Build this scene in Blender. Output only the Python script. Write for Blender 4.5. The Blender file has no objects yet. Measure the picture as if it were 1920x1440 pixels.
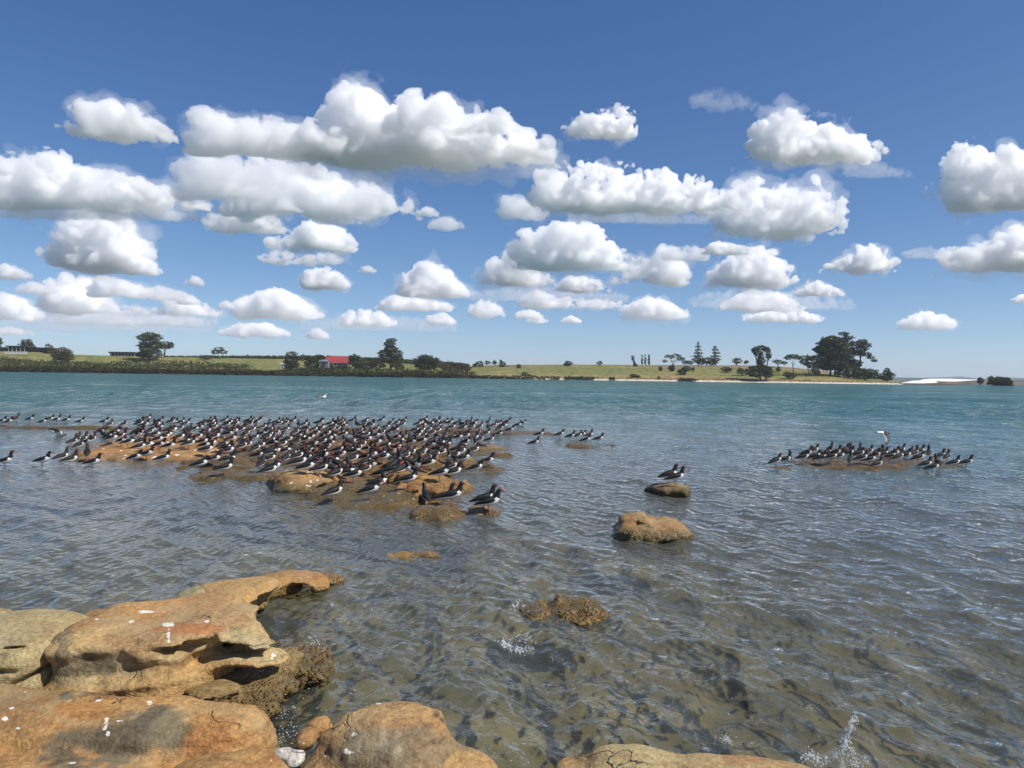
import bpy, math, random
import numpy as np
from mathutils import Matrix, Vector

# ------------------------------------------------------------------ camera, sky, sun, exposure
sc = bpy.context.scene
COL = sc.collection
F_PX, HZ, CAM_H = 1478.0, 16.0, 1.8          # focal length in photo pixels, horizon offset, eye height
ROLL = math.atan(0.0142)
PITCH = -math.atan(HZ / F_PX)
cr = Vector((math.cos(ROLL), 0, math.sin(ROLL)))
cu = Vector((-math.sin(ROLL), 0, math.cos(ROLL)))
rotp = Matrix.Rotation(PITCH, 3, 'X')
cr, cu, cf = rotp @ cr, rotp @ cu, rotp @ Vector((0, 1, 0))
cam_d = bpy.data.cameras.new('camera')
cam = bpy.data.objects.new('camera', cam_d)
COL.objects.link(cam)
cam_d.sensor_width = 36.0
cam_d.lens = F_PX / 1920 * 36
cam_d.clip_start, cam_d.clip_end = 0.1, 120000
M = Matrix((cr, cu, -cf)).transposed().to_4x4()
M.translation = (0, 0, CAM_H)
cam.matrix_world = M
sc.camera = cam

SUN = Vector((0.62, -0.20, 0.76)).normalized()       # towards the sun
sun_d = bpy.data.lights.new('sun', 'SUN')
sun_d.energy, sun_d.angle, sun_d.color = 4.9, math.radians(0.53), (1.0, 0.955, 0.89)
sun = bpy.data.objects.new('sun', sun_d)
COL.objects.link(sun)
sun.rotation_euler = SUN.to_track_quat('Z', 'Y').to_euler()

w = bpy.data.worlds.new('World')
sc.world = w
w.use_nodes = True
wn, wl = w.node_tree.nodes, w.node_tree.links
wn.clear()
sky = wn.new('ShaderNodeTexSky')
sky.sky_type = 'NISHITA'
sky.sun_disc = False
sky.sun_elevation = math.asin(SUN.z)
sky.sun_rotation = math.atan2(SUN.x, SUN.y)
sky.altitude, sky.air_density, sky.dust_density, sky.ozone_density = 0, 0.5, 0.5, 2.0
bg = wn.new('ShaderNodeBackground')
bg.inputs['Strength'].default_value = 0.104
wo = wn.new('ShaderNodeOutputWorld')
sep, comb = wn.new('ShaderNodeSeparateColor'), wn.new('ShaderNodeCombineColor')     # the deep blue of the phone's colour rendering
wl.new(sky.outputs[0], sep.inputs[0])
for k, (gam, gain) in enumerate(((1.2, 0.78), (0.98, 1.05), (0.72, 1.68))):
    pw, ml = wn.new('ShaderNodeMath'), wn.new('ShaderNodeMath')
    pw.operation, ml.operation = 'POWER', 'MULTIPLY'
    pw.inputs[1].default_value, ml.inputs[1].default_value = gam, gain
    wl.new(sep.outputs[k], pw.inputs[0]); wl.new(pw.outputs[0], ml.inputs[0]); wl.new(ml.outputs[0], comb.inputs[k])
wl.new(comb.outputs[0], bg.inputs[0])
wl.new(bg.outputs[0], wo.inputs[0])

sc.view_settings.view_transform = 'Standard'
sc.view_settings.look = 'None'
sc.view_settings.exposure = 0.22
sc.view_settings.gamma = 1.0
sc.view_settings.use_curve_mapping = False
sc.render.engine = 'CYCLES'
cy = sc.cycles
cy.max_bounces, cy.diffuse_bounces, cy.glossy_bounces = 36, 3, 3
cy.transmission_bounces, cy.transparent_max_bounces, cy.volume_bounces = 4, 24, 32
cy.use_denoising = True
cy.adaptive_threshold = 0.005
cy.caustics_reflective = cy.caustics_refractive = False

RNG = np.random.default_rng(7)
random.seed(7)

# ------------------------------------------------------------------ helpers
def ray(px, py):
    return (cf + cr * ((px - 960) / F_PX) + cu * (-(py - 720) / F_PX)).normalized()

def ground(px, py, z=0.0):
    """point of the level z that the eye sees at a place of the photograph"""
    d = ray(px, py)
    t = (z - CAM_H) / d.z
    return Vector((0, 0, CAM_H)) + d * t

def at_depth(px, py, Y):
    d = ray(px, py)
    return Vector((0, 0, CAM_H)) + d * (Y / d.y)

def tag(o, label=None, cat=None, group=None, kind=None):
    for k, v in (('label', label), ('category', cat), ('group', group), ('kind', kind)):
        if v:
            o[k] = v
    return o

def link(name, me, parent=None, loc=None):
    o = bpy.data.objects.new(name, me)
    COL.objects.link(o)
    if parent:
        o.parent = parent
    if loc is not None:
        o.location = loc
    return o

def empty(name, loc):
    o = bpy.data.objects.new(name, None)
    COL.objects.link(o)
    o.location = loc
    o.empty_display_size = 0.1
    return o

def mesh_np(name, V, Q, mats=(), mat_idx=None, smooth=True, colors=None):
    """mesh from arrays of vertices and of quads (or triangles)"""
    V = np.asarray(V, np.float32); Q = np.asarray(Q, np.int32)
    n, k = Q.shape
    me = bpy.data.meshes.new(name)
    me.vertices.add(len(V)); me.vertices.foreach_set('co', V.ravel())
    me.loops.add(n * k); me.loops.foreach_set('vertex_index', Q.ravel())
    me.polygons.add(n); me.polygons.foreach_set('loop_start', np.arange(0, n * k, k, dtype=np.int32))
    for m in mats:
        me.materials.append(m)
    if mat_idx is not None:
        me.polygons.foreach_set('material_index', np.asarray(mat_idx, np.int32))
    me.polygons.foreach_set('use_smooth', np.full(n, smooth))
    if colors is not None:
        a = me.color_attributes.new('tint', 'FLOAT_COLOR', 'POINT')
        C4 = np.ones((len(V), 4), np.float32); C4[:, :3] = colors
        a.data.foreach_set('color', C4.ravel())
    me.update(calc_edges=True)
    me.validate()
    return me

class Geo:
    """collects faces of three or four corners for one mesh"""
    def __init__(s):
        s.v, s.f, s.m = [], [], []
    def face(s, pts, m=0):
        i = len(s.v); s.v += [tuple(p) for p in pts]; s.f.append(tuple(range(i, i + len(pts)))); s.m.append(m)
    def ringtube(s, rings, m=0, cap=True):
        n = len(rings[0]); base = len(s.v)
        for r in rings:
            s.v += [tuple(p) for p in r]
        for k in range(len(rings) - 1):
            mm = m[k] if isinstance(m, (list, tuple)) else m
            for j in range(n):
                a, b = base + k * n + j, base + k * n + (j + 1) % n
                s.f.append((a, b, b + n, a + n)); s.m.append(mm[j] if isinstance(mm, (list, tuple)) else mm)
        if cap:
            m0 = s.m[-n * (len(rings) - 1)]; m1 = s.m[-1]
            s.f.append(tuple(base + j for j in range(n - 1, -1, -1))); s.m.append(m0)
            e = base + (len(rings) - 1) * n
            s.f.append(tuple(e + j for j in range(n))); s.m.append(m1)
    def tube(s, path, radii, n=6, m=0):
        rings = []
        P = [Vector(p) for p in path]
        for i, p in enumerate(P):
            t = (P[min(i + 1, len(P) - 1)] - P[max(i - 1, 0)]).normalized()
            a = t.cross(Vector((0, 0, 1)) if abs(t.z) < .9 else Vector((1, 0, 0))).normalized(); b = t.cross(a)
            rings.append([p + (a * math.cos(k * 2 * math.pi / n) + b * math.sin(k * 2 * math.pi / n)) * radii[i] for k in range(n)])
        s.ringtube(rings, m)
    def box(s, c, d, m=0):
        x, y, z = c; a, b, h = d[0] / 2, d[1] / 2, d[2] / 2
        p = [(x + i * a, y + j * b, z + k * h) for k in (-1, 1) for i, j in ((-1, -1), (1, -1), (1, 1), (-1, 1))]
        i = len(s.v); s.v += p
        for q in ((3, 2, 1, 0), (4, 5, 6, 7), (0, 1, 5, 4), (1, 2, 6, 5), (2, 3, 7, 6), (3, 0, 4, 7)):
            s.f.append(tuple(i + k for k in q)); s.m.append(m)
    def mesh(s, name, mats, smooth=False):
        me = bpy.data.meshes.new(name)
        me.from_pydata(s.v, [], s.f)
        for m in mats:
            me.materials.append(m)
        me.polygons.foreach_set('material_index', s.m)
        me.polygons.foreach_set('use_smooth', [smooth] * len(s.f))
        me.update()
        return me

def fft_noise(n, slope, lo=1, hi=None, seed=0):
    """periodic random field, power falling with the frequency"""
    g = np.random.default_rng(seed).standard_normal((n, n, n)).astype(np.float32)
    k = np.fft.fftfreq(n) * n
    kz = np.fft.rfftfreq(n) * n
    K = np.sqrt(k[:, None, None] ** 2 + k[None, :, None] ** 2 + kz[None, None, :] ** 2)
    A = np.where((K >= lo) & (K <= (hi or n / 2)), np.maximum(K, 1e-3) ** (-slope), 0)
    f = np.fft.irfftn(np.fft.rfftn(g) * A, s=(n, n, n)).astype(np.float32)
    return f / f.std()

NN = 96
FBM = fft_noise(NN, 2.6, seed=1)
def _billow():
    tot = np.zeros((NN,) * 3, np.float32)
    for o, (lo, hi) in enumerate(((2, 3.2), (4, 6.5), (8, 13), (16, 26))):
        tot += np.abs(fft_noise(NN, 0.0, lo, hi, 10 + o)) * 0.64 ** o
    return (tot - tot.mean()) / tot.std()
BILLOW = _billow()

def sample(vol, p):
    """trilinear look-up in a periodic field, p in periods, shape (..., 3)"""
    n = vol.shape[0]
    q = np.asarray(p, np.float32) * n
    i = np.floor(q).astype(np.int32); f = q - i
    i0 = i % n; i1 = (i0 + 1) % n
    fx, fy, fz = f[..., 0], f[..., 1], f[..., 2]
    v = vol.ravel()
    def g(a, b, c): return v[(a * n + b) * n + c]
    x0, y0, z0, x1, y1, z1 = i0[..., 0], i0[..., 1], i0[..., 2], i1[..., 0], i1[..., 1], i1[..., 2]
    c00 = g(x0, y0, z0) * (1 - fx) + g(x1, y0, z0) * fx
    c10 = g(x0, y1, z0) * (1 - fx) + g(x1, y1, z0) * fx
    c01 = g(x0, y0, z1) * (1 - fx) + g(x1, y0, z1) * fx
    c11 = g(x0, y1, z1) * (1 - fx) + g(x1, y1, z1) * fx
    return (c00 * (1 - fy) + c10 * fy) * (1 - fz) + (c01 * (1 - fy) + c11 * fy) * fz

def smin(a, b, k):
    hh = np.clip(0.5 + 0.5 * (b - a) / k, 0, 1)
    return b * (1 - hh) + a * hh - k * hh * (1 - hh)

def surface_nets(Fv, origin, h):
    """closed quad surface of the zero level of a field sampled on a lattice (inside < 0)"""
    S = Fv < 0
    nx, ny, nz = Fv.shape
    cnt = np.zeros((nx - 1, ny - 1, nz - 1), np.int8)
    offs = [(a, b, c) for a in (0, 1) for b in (0, 1) for c in (0, 1)]
    for a, b, c in offs:
        cnt += S[a:nx - 1 + a, b:ny - 1 + b, c:nz - 1 + c]
    act = (cnt > 0) & (cnt < 8)
    idx = np.full(act.shape, -1, np.int32)
    I = np.argwhere(act)
    idx[act] = np.arange(len(I))
    acc = np.zeros((len(I), 3), np.float32); num = np.zeros(len(I), np.float32)
    for ax in range(3):
        for u in (0, 1):
            for v in (0, 1):
                o = [u, v]; o.insert(ax, 0); o1 = list(o); o1[ax] = 1
                A = Fv[I[:, 0] + o[0], I[:, 1] + o[1], I[:, 2] + o[2]]
                B = Fv[I[:, 0] + o1[0], I[:, 1] + o1[1], I[:, 2] + o1[2]]
                cr_ = (A < 0) != (B < 0)
                t = np.where(cr_, A / np.where(cr_, A - B, 1), 0)
                P = np.tile(np.array(o, np.float32), (len(I), 1)); P[:, ax] += t
                acc += P * cr_[:, None]; num += cr_
    V = (I + acc / num[:, None]) * h + np.asarray(origin, np.float32)
    Qs = []
    for ax in range(3):
        sl = [slice(1, -1)] * 3; sl[ax] = slice(0, -1)
        sl2 = [slice(1, -1)] * 3; sl2[ax] = slice(1, None)
        a, b = S[tuple(sl)], S[tuple(sl2)]
        E = np.argwhere(a != b)
        inside_first = a[a != b]
        E = E + 1; E[:, ax] -= 1
        u, v = (ax + 1) % 3, (ax + 2) % 3
        def cell(du, dv):
            c = E.copy(); c[:, u] += du; c[:, v] += dv
            return idx[c[:, 0], c[:, 1], c[:, 2]]
        q = np.stack([cell(-1, -1), cell(0, -1), cell(0, 0), cell(-1, 0)], 1)
        q = np.where(inside_first[:, None], q, q[:, ::-1])
        Qs.append(q)
    return V, np.concatenate(Qs)

def material(name):
    m = bpy.data.materials.new(name)
    m.use_nodes = True
    nt = m.node_tree
    nt.nodes.clear()
    out = nt.nodes.new('ShaderNodeOutputMaterial')
    return m, nt, out

class NB:
    """small helper for wiring nodes"""
    def __init__(s, nt): s.nt = nt
    def n(s, kind, _props=None, **inp):
        nd = s.nt.nodes.new('ShaderNode' + kind)
        for k, v in (_props or {}).items():
            setattr(nd, k, v)
        for k, v in inp.items():
            key = k.replace('_', ' ')
            sock = nd.inputs[int(k[1:])] if k[0] == 'i' and k[1:].isdigit() else nd.inputs[key]
            if hasattr(v, 'is_output') or hasattr(v, 'links') and not isinstance(v, (int, float)):
                s.nt.links.new(v, sock)
            else:
                sock.default_value = v
        return nd
    def ramp(s, fac, stops, interp='LINEAR'):
        r = s.nt.nodes.new('ShaderNodeValToRGB')
        r.color_ramp.interpolation = interp
        e = r.color_ramp.elements
        while len(e) < len(stops): e.new(0.5)
        for el, (p, c) in zip(e, stops):
            el.position = p
            el.color = (c, c, c, 1) if isinstance(c, (int, float)) else (*c, 1)
        s.nt.links.new(fac, r.inputs[0])
        return r.outputs[0]
    def mix(s, fac, a, b, mode='MIX'):
        m = s.nt.nodes.new('ShaderNodeMix'); m.data_type = 'RGBA'; m.blend_type = mode
        for sock, v in ((m.inputs[0], fac), (m.inputs[6], a), (m.inputs[7], b)):
            if hasattr(v, 'links'): s.nt.links.new(v, sock)
            elif isinstance(v, tuple): sock.default_value = (*v, 1)
            else: sock.default_value = v
        return m.outputs[2]
    def math(s, op, a, b=0.0, clamp=False):
        m = s.nt.nodes.new('ShaderNodeMath'); m.operation = op; m.use_clamp = clamp
        for sock, v in ((m.inputs[0], a), (m.inputs[1], b)):
            if hasattr(v, 'links'): s.nt.links.new(v, sock)
            else: sock.default_value = v
        return m.outputs[0]
    def link(s, a, b): s.nt.links.new(a, b)
# ------------------------------------------------------------------ sea bed and water
def seabed_depth(X, Y):
    r = np.hypot(X, Y)
    d = 0.16 + 0.075 * np.clip(r - 3.0, 0, None) ** 0.95 + 0.06 * np.clip(X, 0, 30)
    return np.minimum(d, 4.0)

def polar_grid(r0, r1, g0, n_far, a_deg, da, r_fine=130):
    rs_ = [r0]
    while rs_[-1] < r_fine: rs_.append(rs_[-1] * (1 + g0))
    rs_ += list(np.geomspace(rs_[-1], r1, n_far)[1:])
    R = np.array(rs_); A = np.radians(np.arange(-a_deg, a_deg + da / 2, da))
    X = (R[:, None] * np.sin(A)); Y = (R[:, None] * np.cos(A))
    n, k = len(R), len(A)
    i = np.arange(n - 1)[:, None] * k + np.arange(k - 1)
    Q = np.stack([i, i + 1, i + k + 1, i + k], -1).reshape(-1, 4)
    return R, A, X, Y, Q

def calm(X, Y):
    """water behind the reef on the left lies calmer, the reef breaks the chop coming from the right"""
    c = 1 / (1 + np.exp(-np.clip((X + 1.5 - 0.06 * Y) / 1.2, -30, 30)))
    lee = 1 / (1 + np.exp(np.clip((Y - 27) / 2.0, -30, 30))) / (1 + np.exp(np.clip(-(Y - 6.5), -30, 30)))
    return 1 - 0.55 * (1 - c) * lee

R_, A_, WX, WY, WQ = polar_grid(2.2, 9000, 0.0084, 50, 52, 0.205, 330)
spacing = np.maximum(R_ * 0.0086, 1e-3)[:, None]
Zw = np.zeros_like(WX); DX = np.zeros_like(WX); DY = np.zeros_like(WX)
wr = np.random.default_rng(3)
NW = 130
lam = np.exp(wr.uniform(math.log(0.11), math.log(3.6), NW))
th = math.radians(205) + wr.normal(0, 0.5, NW) * np.clip(1.25 - 0.16 * lam, 0.5, 1.2)    # travelling from the far right to the near left
amp = 0.0034 * lam ** 0.5 * wr.uniform(0.5, 1.4, NW) * np.where(lam > 1.4, 0.45, np.where(lam > 0.8, 0.7, 1.0))
cal = calm(WX, WY)
pat = 0.0
for l, t, a, ph in zip(lam, th, amp, wr.uniform(0, 6.28, NW)):
    kx, ky = math.cos(t) * 2 * math.pi / l, math.sin(t) * 2 * math.pi / l
    fade = np.clip((l / spacing - 2.2) / 2.5, 0, 1)
    big = cal ** (1.6 if l > 0.8 else 0.7)
    p = kx * WX + ky * WY + ph
    aa = a * fade * big
    Zw += aa * np.sin(p)
    DX += aa * math.cos(t) * np.cos(p) * 0.8; DY += aa * math.sin(t) * np.cos(p) * 0.8
# open water beyond the reef is rougher
lam2 = np.exp(wr.uniform(math.log(0.9), math.log(4.0), 60))
open_ = 1 / (1 + np.exp(-np.clip((np.hypot(WX, WY) - 38) / 5, -30, 30)))
for l, t, ph in zip(lam2, math.radians(215) + wr.normal(0, .55, 60), wr.uniform(0, 6.28, 60)):
    p = (math.cos(t) * WX + math.sin(t) * WY) * 2 * math.pi / l + ph
    Zw += 0.0058 * l ** .6 * open_ * np.clip((l / spacing - 2.2) / 2.5, 0, 1) * np.sin(p)
def gust(X, Y, s):
    q = np.stack([X / s, Y / s * 0.7, np.full_like(X, .37)], -1)
    return sample(FBM, q)
patch = np.clip(1 + 0.33 * gust(WX, WY, 26.0), 0.35, 1.8)
Zw *= patch; DX *= patch; DY *= patch
V = np.stack([WX + DX, WY + DY, Zw], -1).reshape(-1, 3)

m_water, nt, out = material('sea_water')
b = NB(nt)
geo = b.n('NewGeometry')
pos = geo.outputs['Position']
cam_dist = b.n('VectorMath', dict(operation='LENGTH'), i0=pos).outputs['Value']
# ripples too fine for the mesh
mp1 = b.n('Mapping', Vector=pos, Rotation=(0, 0, math.radians(25)), Scale=(1.0, 0.55, 1.0)).outputs[0]
n1 = b.n('TexNoise', Vector=mp1, Scale=8.0, Detail=4.0, Roughness=0.55, Distortion=0.4).outputs[0]
mp2 = b.n('Mapping', Vector=pos, Rotation=(0, 0, math.radians(18)), Scale=(1.0, 0.5, 1.0)).outputs[0]
n2 = b.n('TexNoise', Vector=mp2, Scale=1.5, Detail=4.0, Roughness=0.6, Distortion=0.4).outputs[0]
n3 = b.n('TexNoise', Vector=mp2, Scale=0.33, Detail=3.0, Roughness=0.6).outputs[0]
far = b.ramp(b.math('DIVIDE', cam_dist, 200.0), [(0.06, 0.0), (0.30, 1.0)])
wv = []
for ang, sc_, dist in ((22, 2.1, 7.0), (52, 1.35, 8.0), (-14, 3.0, 6.0)):
    mpw = b.n('Mapping', Vector=pos, Rotation=(0, 0, math.radians(-ang))).outputs[0]
    wv.append(b.n('TexWave', dict(wave_type='BANDS', bands_direction='X', wave_profile='SIN'), Vector=mpw, Scale=sc_, Distortion=dist, Detail=3.0, Detail_Scale=1.3, Detail_Roughness=0.6).outputs['Fac'])
rip = b.math('ADD', b.math('MULTIPLY', wv[0], 0.5), b.math('ADD', b.math('MULTIPLY', wv[1], 0.7), b.math('MULTIPLY', wv[2], 0.3)))
calm_ = b.n('Attribute', dict(attribute_name='chop')).outputs['Fac']
bp0 = b.n('Bump', Strength=b.math('MULTIPLY', calm_, 0.52), Distance=0.025, Height=rip)
bp1 = b.n('Bump', Strength=b.math('MULTIPLY', calm_, 0.5), Distance=0.035, Height=n1, Normal=bp0.outputs[0])
bp2 = b.n('Bump', Strength=b.math('MULTIPLY', far, 0.9), Distance=0.55, Height=n2, Normal=bp1.outputs[0])
bp3 = b.n('Bump', Strength=b.math('MULTIPLY', far, 0.8), Distance=1.6, Height=n3, Normal=bp2.outputs[0])
nrm = bp3.outputs[0]
mp4 = b.n('Mapping', Vector=pos, Rotation=(0, 0, math.radians(12)), Scale=(0.25, 1.0, 1.0)).outputs[0]
streak = b.n('TexNoise', Vector=mp4, Scale=0.09, Detail=5.0, Roughness=0.62).outputs[0]
mp5 = b.n('Mapping', Vector=pos, Rotation=(0, 0, math.radians(8)), Scale=(1.0, 0.10, 1.0)).outputs[0]
streak2 = b.n('TexNoise', Vector=mp5, Scale=0.9, Detail=4.0, Roughness=0.65).outputs[0]
fres = b.n('Fresnel', IOR=1.333, Normal=nrm).outputs[0]
# far off, waves hide the flat grazing parts of each other: less of the low sky is mirrored
hide = b.math('MULTIPLY', far, b.ramp(b.math('ADD', b.math('MULTIPLY', streak, 0.5), b.math('MULTIPLY', streak2, 0.5)), [(0.40, 0.05), (0.60, 0.85)]))
fres = b.math('MULTIPLY', fres, b.math('SUBTRACT', 1.0, hide))
gl = b.n('BsdfGlossy', Color=(1, 1, 1, 1), Roughness=0.06, Normal=nrm)
# murk: the water's own colour grows with the depth under it (depth is stored on the mesh)
dep = b.n('Attribute', dict(attribute_name='depth')).outputs['Fac']
murk = b.ramp(b.math('DIVIDE', dep, 4.0), [(0.0, 0.02), (0.1, 0.30), (0.3, 0.72), (0.6, 0.95), (1.0, 1.0)])
wcol = b.ramp(b.math('DIVIDE', dep, 4.0), [(0.0, (0.132, 0.140, 0.108)), (0.25, (0.116, 0.132, 0.126)), (0.55, (0.055, 0.105, 0.112)), (1.0, (0.034, 0.098, 0.108))])
dif = b.n('BsdfDiffuse', Color=wcol)
tr = b.n('BsdfTransparent', Color=(0.83, 0.85, 0.73, 1))
body = b.n('MixShader', i0=murk, i1=tr.outputs[0], i2=dif.outputs[0])
top = b.n('MixShader', i0=fres, i1=body.outputs[0], i2=gl.outputs[0])
b.link(top.outputs[0], out.inputs['Surface'])

me = mesh_np('water', V, WQ, [m_water])
me.attributes.new('chop', 'FLOAT', 'POINT').data.foreach_set('value', np.clip(cal * (0.55 + 0.45 * patch), 0.2, 1.25).astype(np.float32).ravel())
at = me.attributes.new('depth', 'FLOAT', 'POINT')
dmap = seabed_depth(WX, WY)
dmap = np.clip(dmap + 0.12 * gust(WX, WY, 9.0) * np.clip(dmap, 0, 1), 0.05, 4)
at.data.foreach_set('value', dmap.astype(np.float32).ravel())
water = tag(link('water', me), 'choppy sea water of the bay, clear olive near the rocks and teal far out', kind='structure')

SR, SA, SX, SY, SQ = polar_grid(0.6, 60, 0.03, 2, 75, 0.75)
SZ = -seabed_depth(SX, SY) + 0.05 * gust(SX, SY, 2.2) + 0.03 * gust(SX, SY, 0.7)
m_bed, nt, out = material('sea_bed_sand')
b = NB(nt)
pos = b.n('NewGeometry').outputs['Position']
n1 = b.n('TexNoise', Vector=pos, Scale=1.1, Detail=5.0, Roughness=0.6).outputs[0]
vo = b.n('TexVoronoi', Vector=pos, Scale=7.0)
col = b.ramp(n1, [(0.30, (0.13, 0.11, 0.058)), (0.48, (0.19, 0.15, 0.08)), (0.62, (0.28, 0.22, 0.11)), (0.75, (0.38, 0.31, 0.18))])
stones = b.ramp(vo.outputs['Distance'], [(0.25, 1.0), (0.42, 0.0)])
vg = b.ramp(b.n('SeparateColor', Color=vo.outputs['Color']).outputs[0], [(0.0, (.30, .26, .20)), (1.0, (1.0, .95, .85))])
col = b.mix(b.math('MULTIPLY', stones, 0.5), col, vg, 'MULTIPLY')
bp = b.n('Bump', Strength=0.8, Distance=0.05, Height=n1)
pr = b.n('BsdfPrincipled', Base_Color=col, Roughness=0.9, Normal=bp.outputs[0])
b.link(pr.outputs[0], out.inputs['Surface'])
bed = tag(link('sea_bed', mesh_np('sea_bed', np.stack([SX, SY, SZ], -1).reshape(-1, 3), SQ, [m_bed])), 'sandy sea bed with darker weed patches under the shallow water', kind='structure')

# unseen ground ring added below the horizon to bounce light onto the cloud bases
P_ = [(math.sin(a) * r, math.cos(a) * r, -7.0 - r * 2e-5) for r in (10800, 22000, 60000) for a in np.linspace(0, 2 * math.pi, 49)[:-1]]
Q_ = [(i * 48 + j, (i + 1) * 48 + j, (i + 1) * 48 + (j + 1) % 48, i * 48 + (j + 1) % 48) for i in range(2) for j in range(48)]
m_bounce, nt, out = material('bounce_ground')
b = NB(nt)
n1 = b.n('TexNoise', Vector=b.n('NewGeometry').outputs['Position'], Scale=0.0006, Detail=6.0).outputs[0]
pr = b.n('BsdfDiffuse', Color=b.ramp(n1, [(.35, (.20, .22, .215)), (.65, (.31, .32, .32))]))
b.link(pr.outputs[0], out.inputs['Surface'])
tag(link('bounce_terrain', mesh_np('bounce_terrain', P_, Q_, [m_bounce])), 'unseen ground ring added to throw light up at the clouds', kind='structure')
# ------------------------------------------------------------------ sandstone rocks
def project(P):
    """photo pixels of points (n, 3)"""
    q = np.asarray(P, float) - np.array([0, 0, CAM_H])
    x, y, z = q @ np.array(cr), q @ np.array(cu), q @ np.array(cf)
    return 960 + F_PX * x / z, 720 - F_PX * y / z

ORANGE, OCHRE, KHAKI, RED, GREY, WHITE, BROWN, OLIVE = ((.47, .272, .098), (.41, .27, .115), (.40, .33, .175), (.33, .15, .065),
                                                        (.115, .095, .062), (.80, .77, .70), (.17, .095, .04), (.13, .105, .04))

m_rock, nt, out = material('sandstone')
b = NB(nt)
geo = b.n('NewGeometry')
pos = geo.outputs['Position']
zz = b.n('SeparateXYZ', Vector=pos).outputs[2]
tint = b.n('Attribute', dict(attribute_name='tint')).outputs['Color']
fine = b.n('TexNoise', Vector=pos, Scale=38.0, Detail=8.0, Roughness=0.68).outputs[0]
mid = b.n('TexNoise', Vector=pos, Scale=7.0, Detail=6.0, Roughness=0.6).outputs[0]
bed_v = b.n('Mapping', Vector=pos, Rotation=(math.radians(8), math.radians(-7), 0), Scale=(0.5, 0.5, 6.0)).outputs[0]
bedding = b.n('TexNoise', Vector=bed_v, Scale=3.0, Detail=6.0, Roughness=0.65, Distortion=0.5).outputs[0]
pits = b.n('TexVoronoi', Vector=pos, Scale=60.0).outputs['Distance']
col = b.mix(b.ramp(fine, [(0.34, 0.0), (0.66, 1.0)]), b.mix(1.0, tint, (0.55, 0.52, 0.47), 'MULTIPLY'), b.mix(1.0, tint, (1.18, 1.18, 1.15), 'MULTIPLY'))
col = b.mix(b.ramp(bedding, [(0.36, 0.5), (0.50, 0.0)]), col, b.mix(1.0, col, (0.62, 0.47, 0.42), 'MULTIPLY'))
spl = b.n('Attribute', dict(attribute_name='splat')).outputs['Fac']
spl = b.math('ADD', spl, b.math('MULTIPLY', b.math('SUBTRACT', b.n('TexNoise', Vector=pos, Scale=30.0, Detail=4.0, Roughness=0.6).outputs[0], 0.5), 1.5))
col = b.mix(b.ramp(spl, [(0.30, 0.0), (0.42, 0.92)]), col, (0.78, 0.75, 0.68))
patch_ = b.n('TexNoise', Vector=pos, Scale=2.6, Detail=7.0, Roughness=0.6, Distortion=0.8).outputs[0]
lich = b.n('TexNoise', Vector=pos, Scale=6.0, Detail=8.0, Roughness=0.7, Distortion=0.5).outputs[0]
col = b.mix(b.ramp(patch_, [(0.50, 0.0), (0.60, 0.45)]), col, b.mix(0.6, col, (0.40, 0.34, 0.19)))
col = b.mix(b.ramp(lich, [(0.55, 0.0), (0.68, 0.55)]), col, b.mix(1.0, col, (0.45, 0.42, 0.40), 'MULTIPLY'))
crv = b.n('VectorMath', dict(operation='ADD'), i0=pos, i1=b.n('VectorMath', dict(operation='SCALE'), i0=b.n('TexNoise', Vector=pos, Scale=4.0, Detail=4.0).outputs[1], Scale=0.35).outputs[0]).outputs[0]
crk = b.n('TexVoronoi', dict(feature='DISTANCE_TO_EDGE'), Vector=b.n('Mapping', Vector=crv, Scale=(0.7, 1.0, 2.2)).outputs[0], Scale=1.9).outputs['Distance']
crack = b.math('MULTIPLY', b.ramp(crk, [(0.0, 1.0), (0.014, 0.0)]), b.ramp(b.n('TexNoise', Vector=pos, Scale=1.7, Detail=2.0).outputs[0], [(0.56, 0.0), (0.64, 1.0)]))
specks = b.ramp(b.n('TexNoise', Vector=pos, Scale=95.0, Detail=3.0).outputs[0], [(0.66, 0.0), (0.72, 0.55)])
col = b.mix(specks, col, (0.05, 0.04, 0.03))
# wet, weed-stained and barnacled band just above the water
soak = b.n('Attribute', dict(attribute_name='soak')).outputs['Fac']
edge = b.math('ADD', b.math('SUBTRACT', zz, soak), b.math('MULTIPLY', b.math('SUBTRACT', mid, 0.5), -0.14))
wet = b.ramp(b.math('ADD', edge, 0.5), [(0.550, 1.0), (0.625, 0.0)])
crust = b.ramp(b.n('TexVoronoi', Vector=pos, Scale=48.0, Randomness=1.0).outputs['Distance'], [(0.1, 1.0), (0.5, 0.0)])
wetcol = b.mix(mid, b.mix(1.0, col, (0.42, 0.38, 0.30), 'MULTIPLY'), (0.16, 0.115, 0.035))
col = b.mix(b.math('MULTIPLY', wet, 0.85), col, wetcol)
hgt = b.math('ADD', b.math('MULTIPLY', fine, 0.5), b.math('ADD', b.math('MULTIPLY', bedding, 0.45), b.math('MULTIPLY', pits, 0.12)))
hgt = b.math('ADD', hgt, b.math('MULTIPLY', b.math('MULTIPLY', wet, crust), 0.9))
hgt = b.math('SUBTRACT', hgt, b.math('MULTIPLY', crack, 1.3))
bp = b.n('Bump', Strength=0.9, Distance=0.028, Height=hgt)
rough = b.math('SUBTRACT', 0.85, b.math('MULTIPLY', wet, 0.66))
pr = b.n('BsdfPrincipled', Base_Color=col, Roughness=rough, Normal=bp.outputs[0], Specular_IOR_Level=0.4)
b.link(pr.outputs[0], out.inputs['Surface'])

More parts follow.
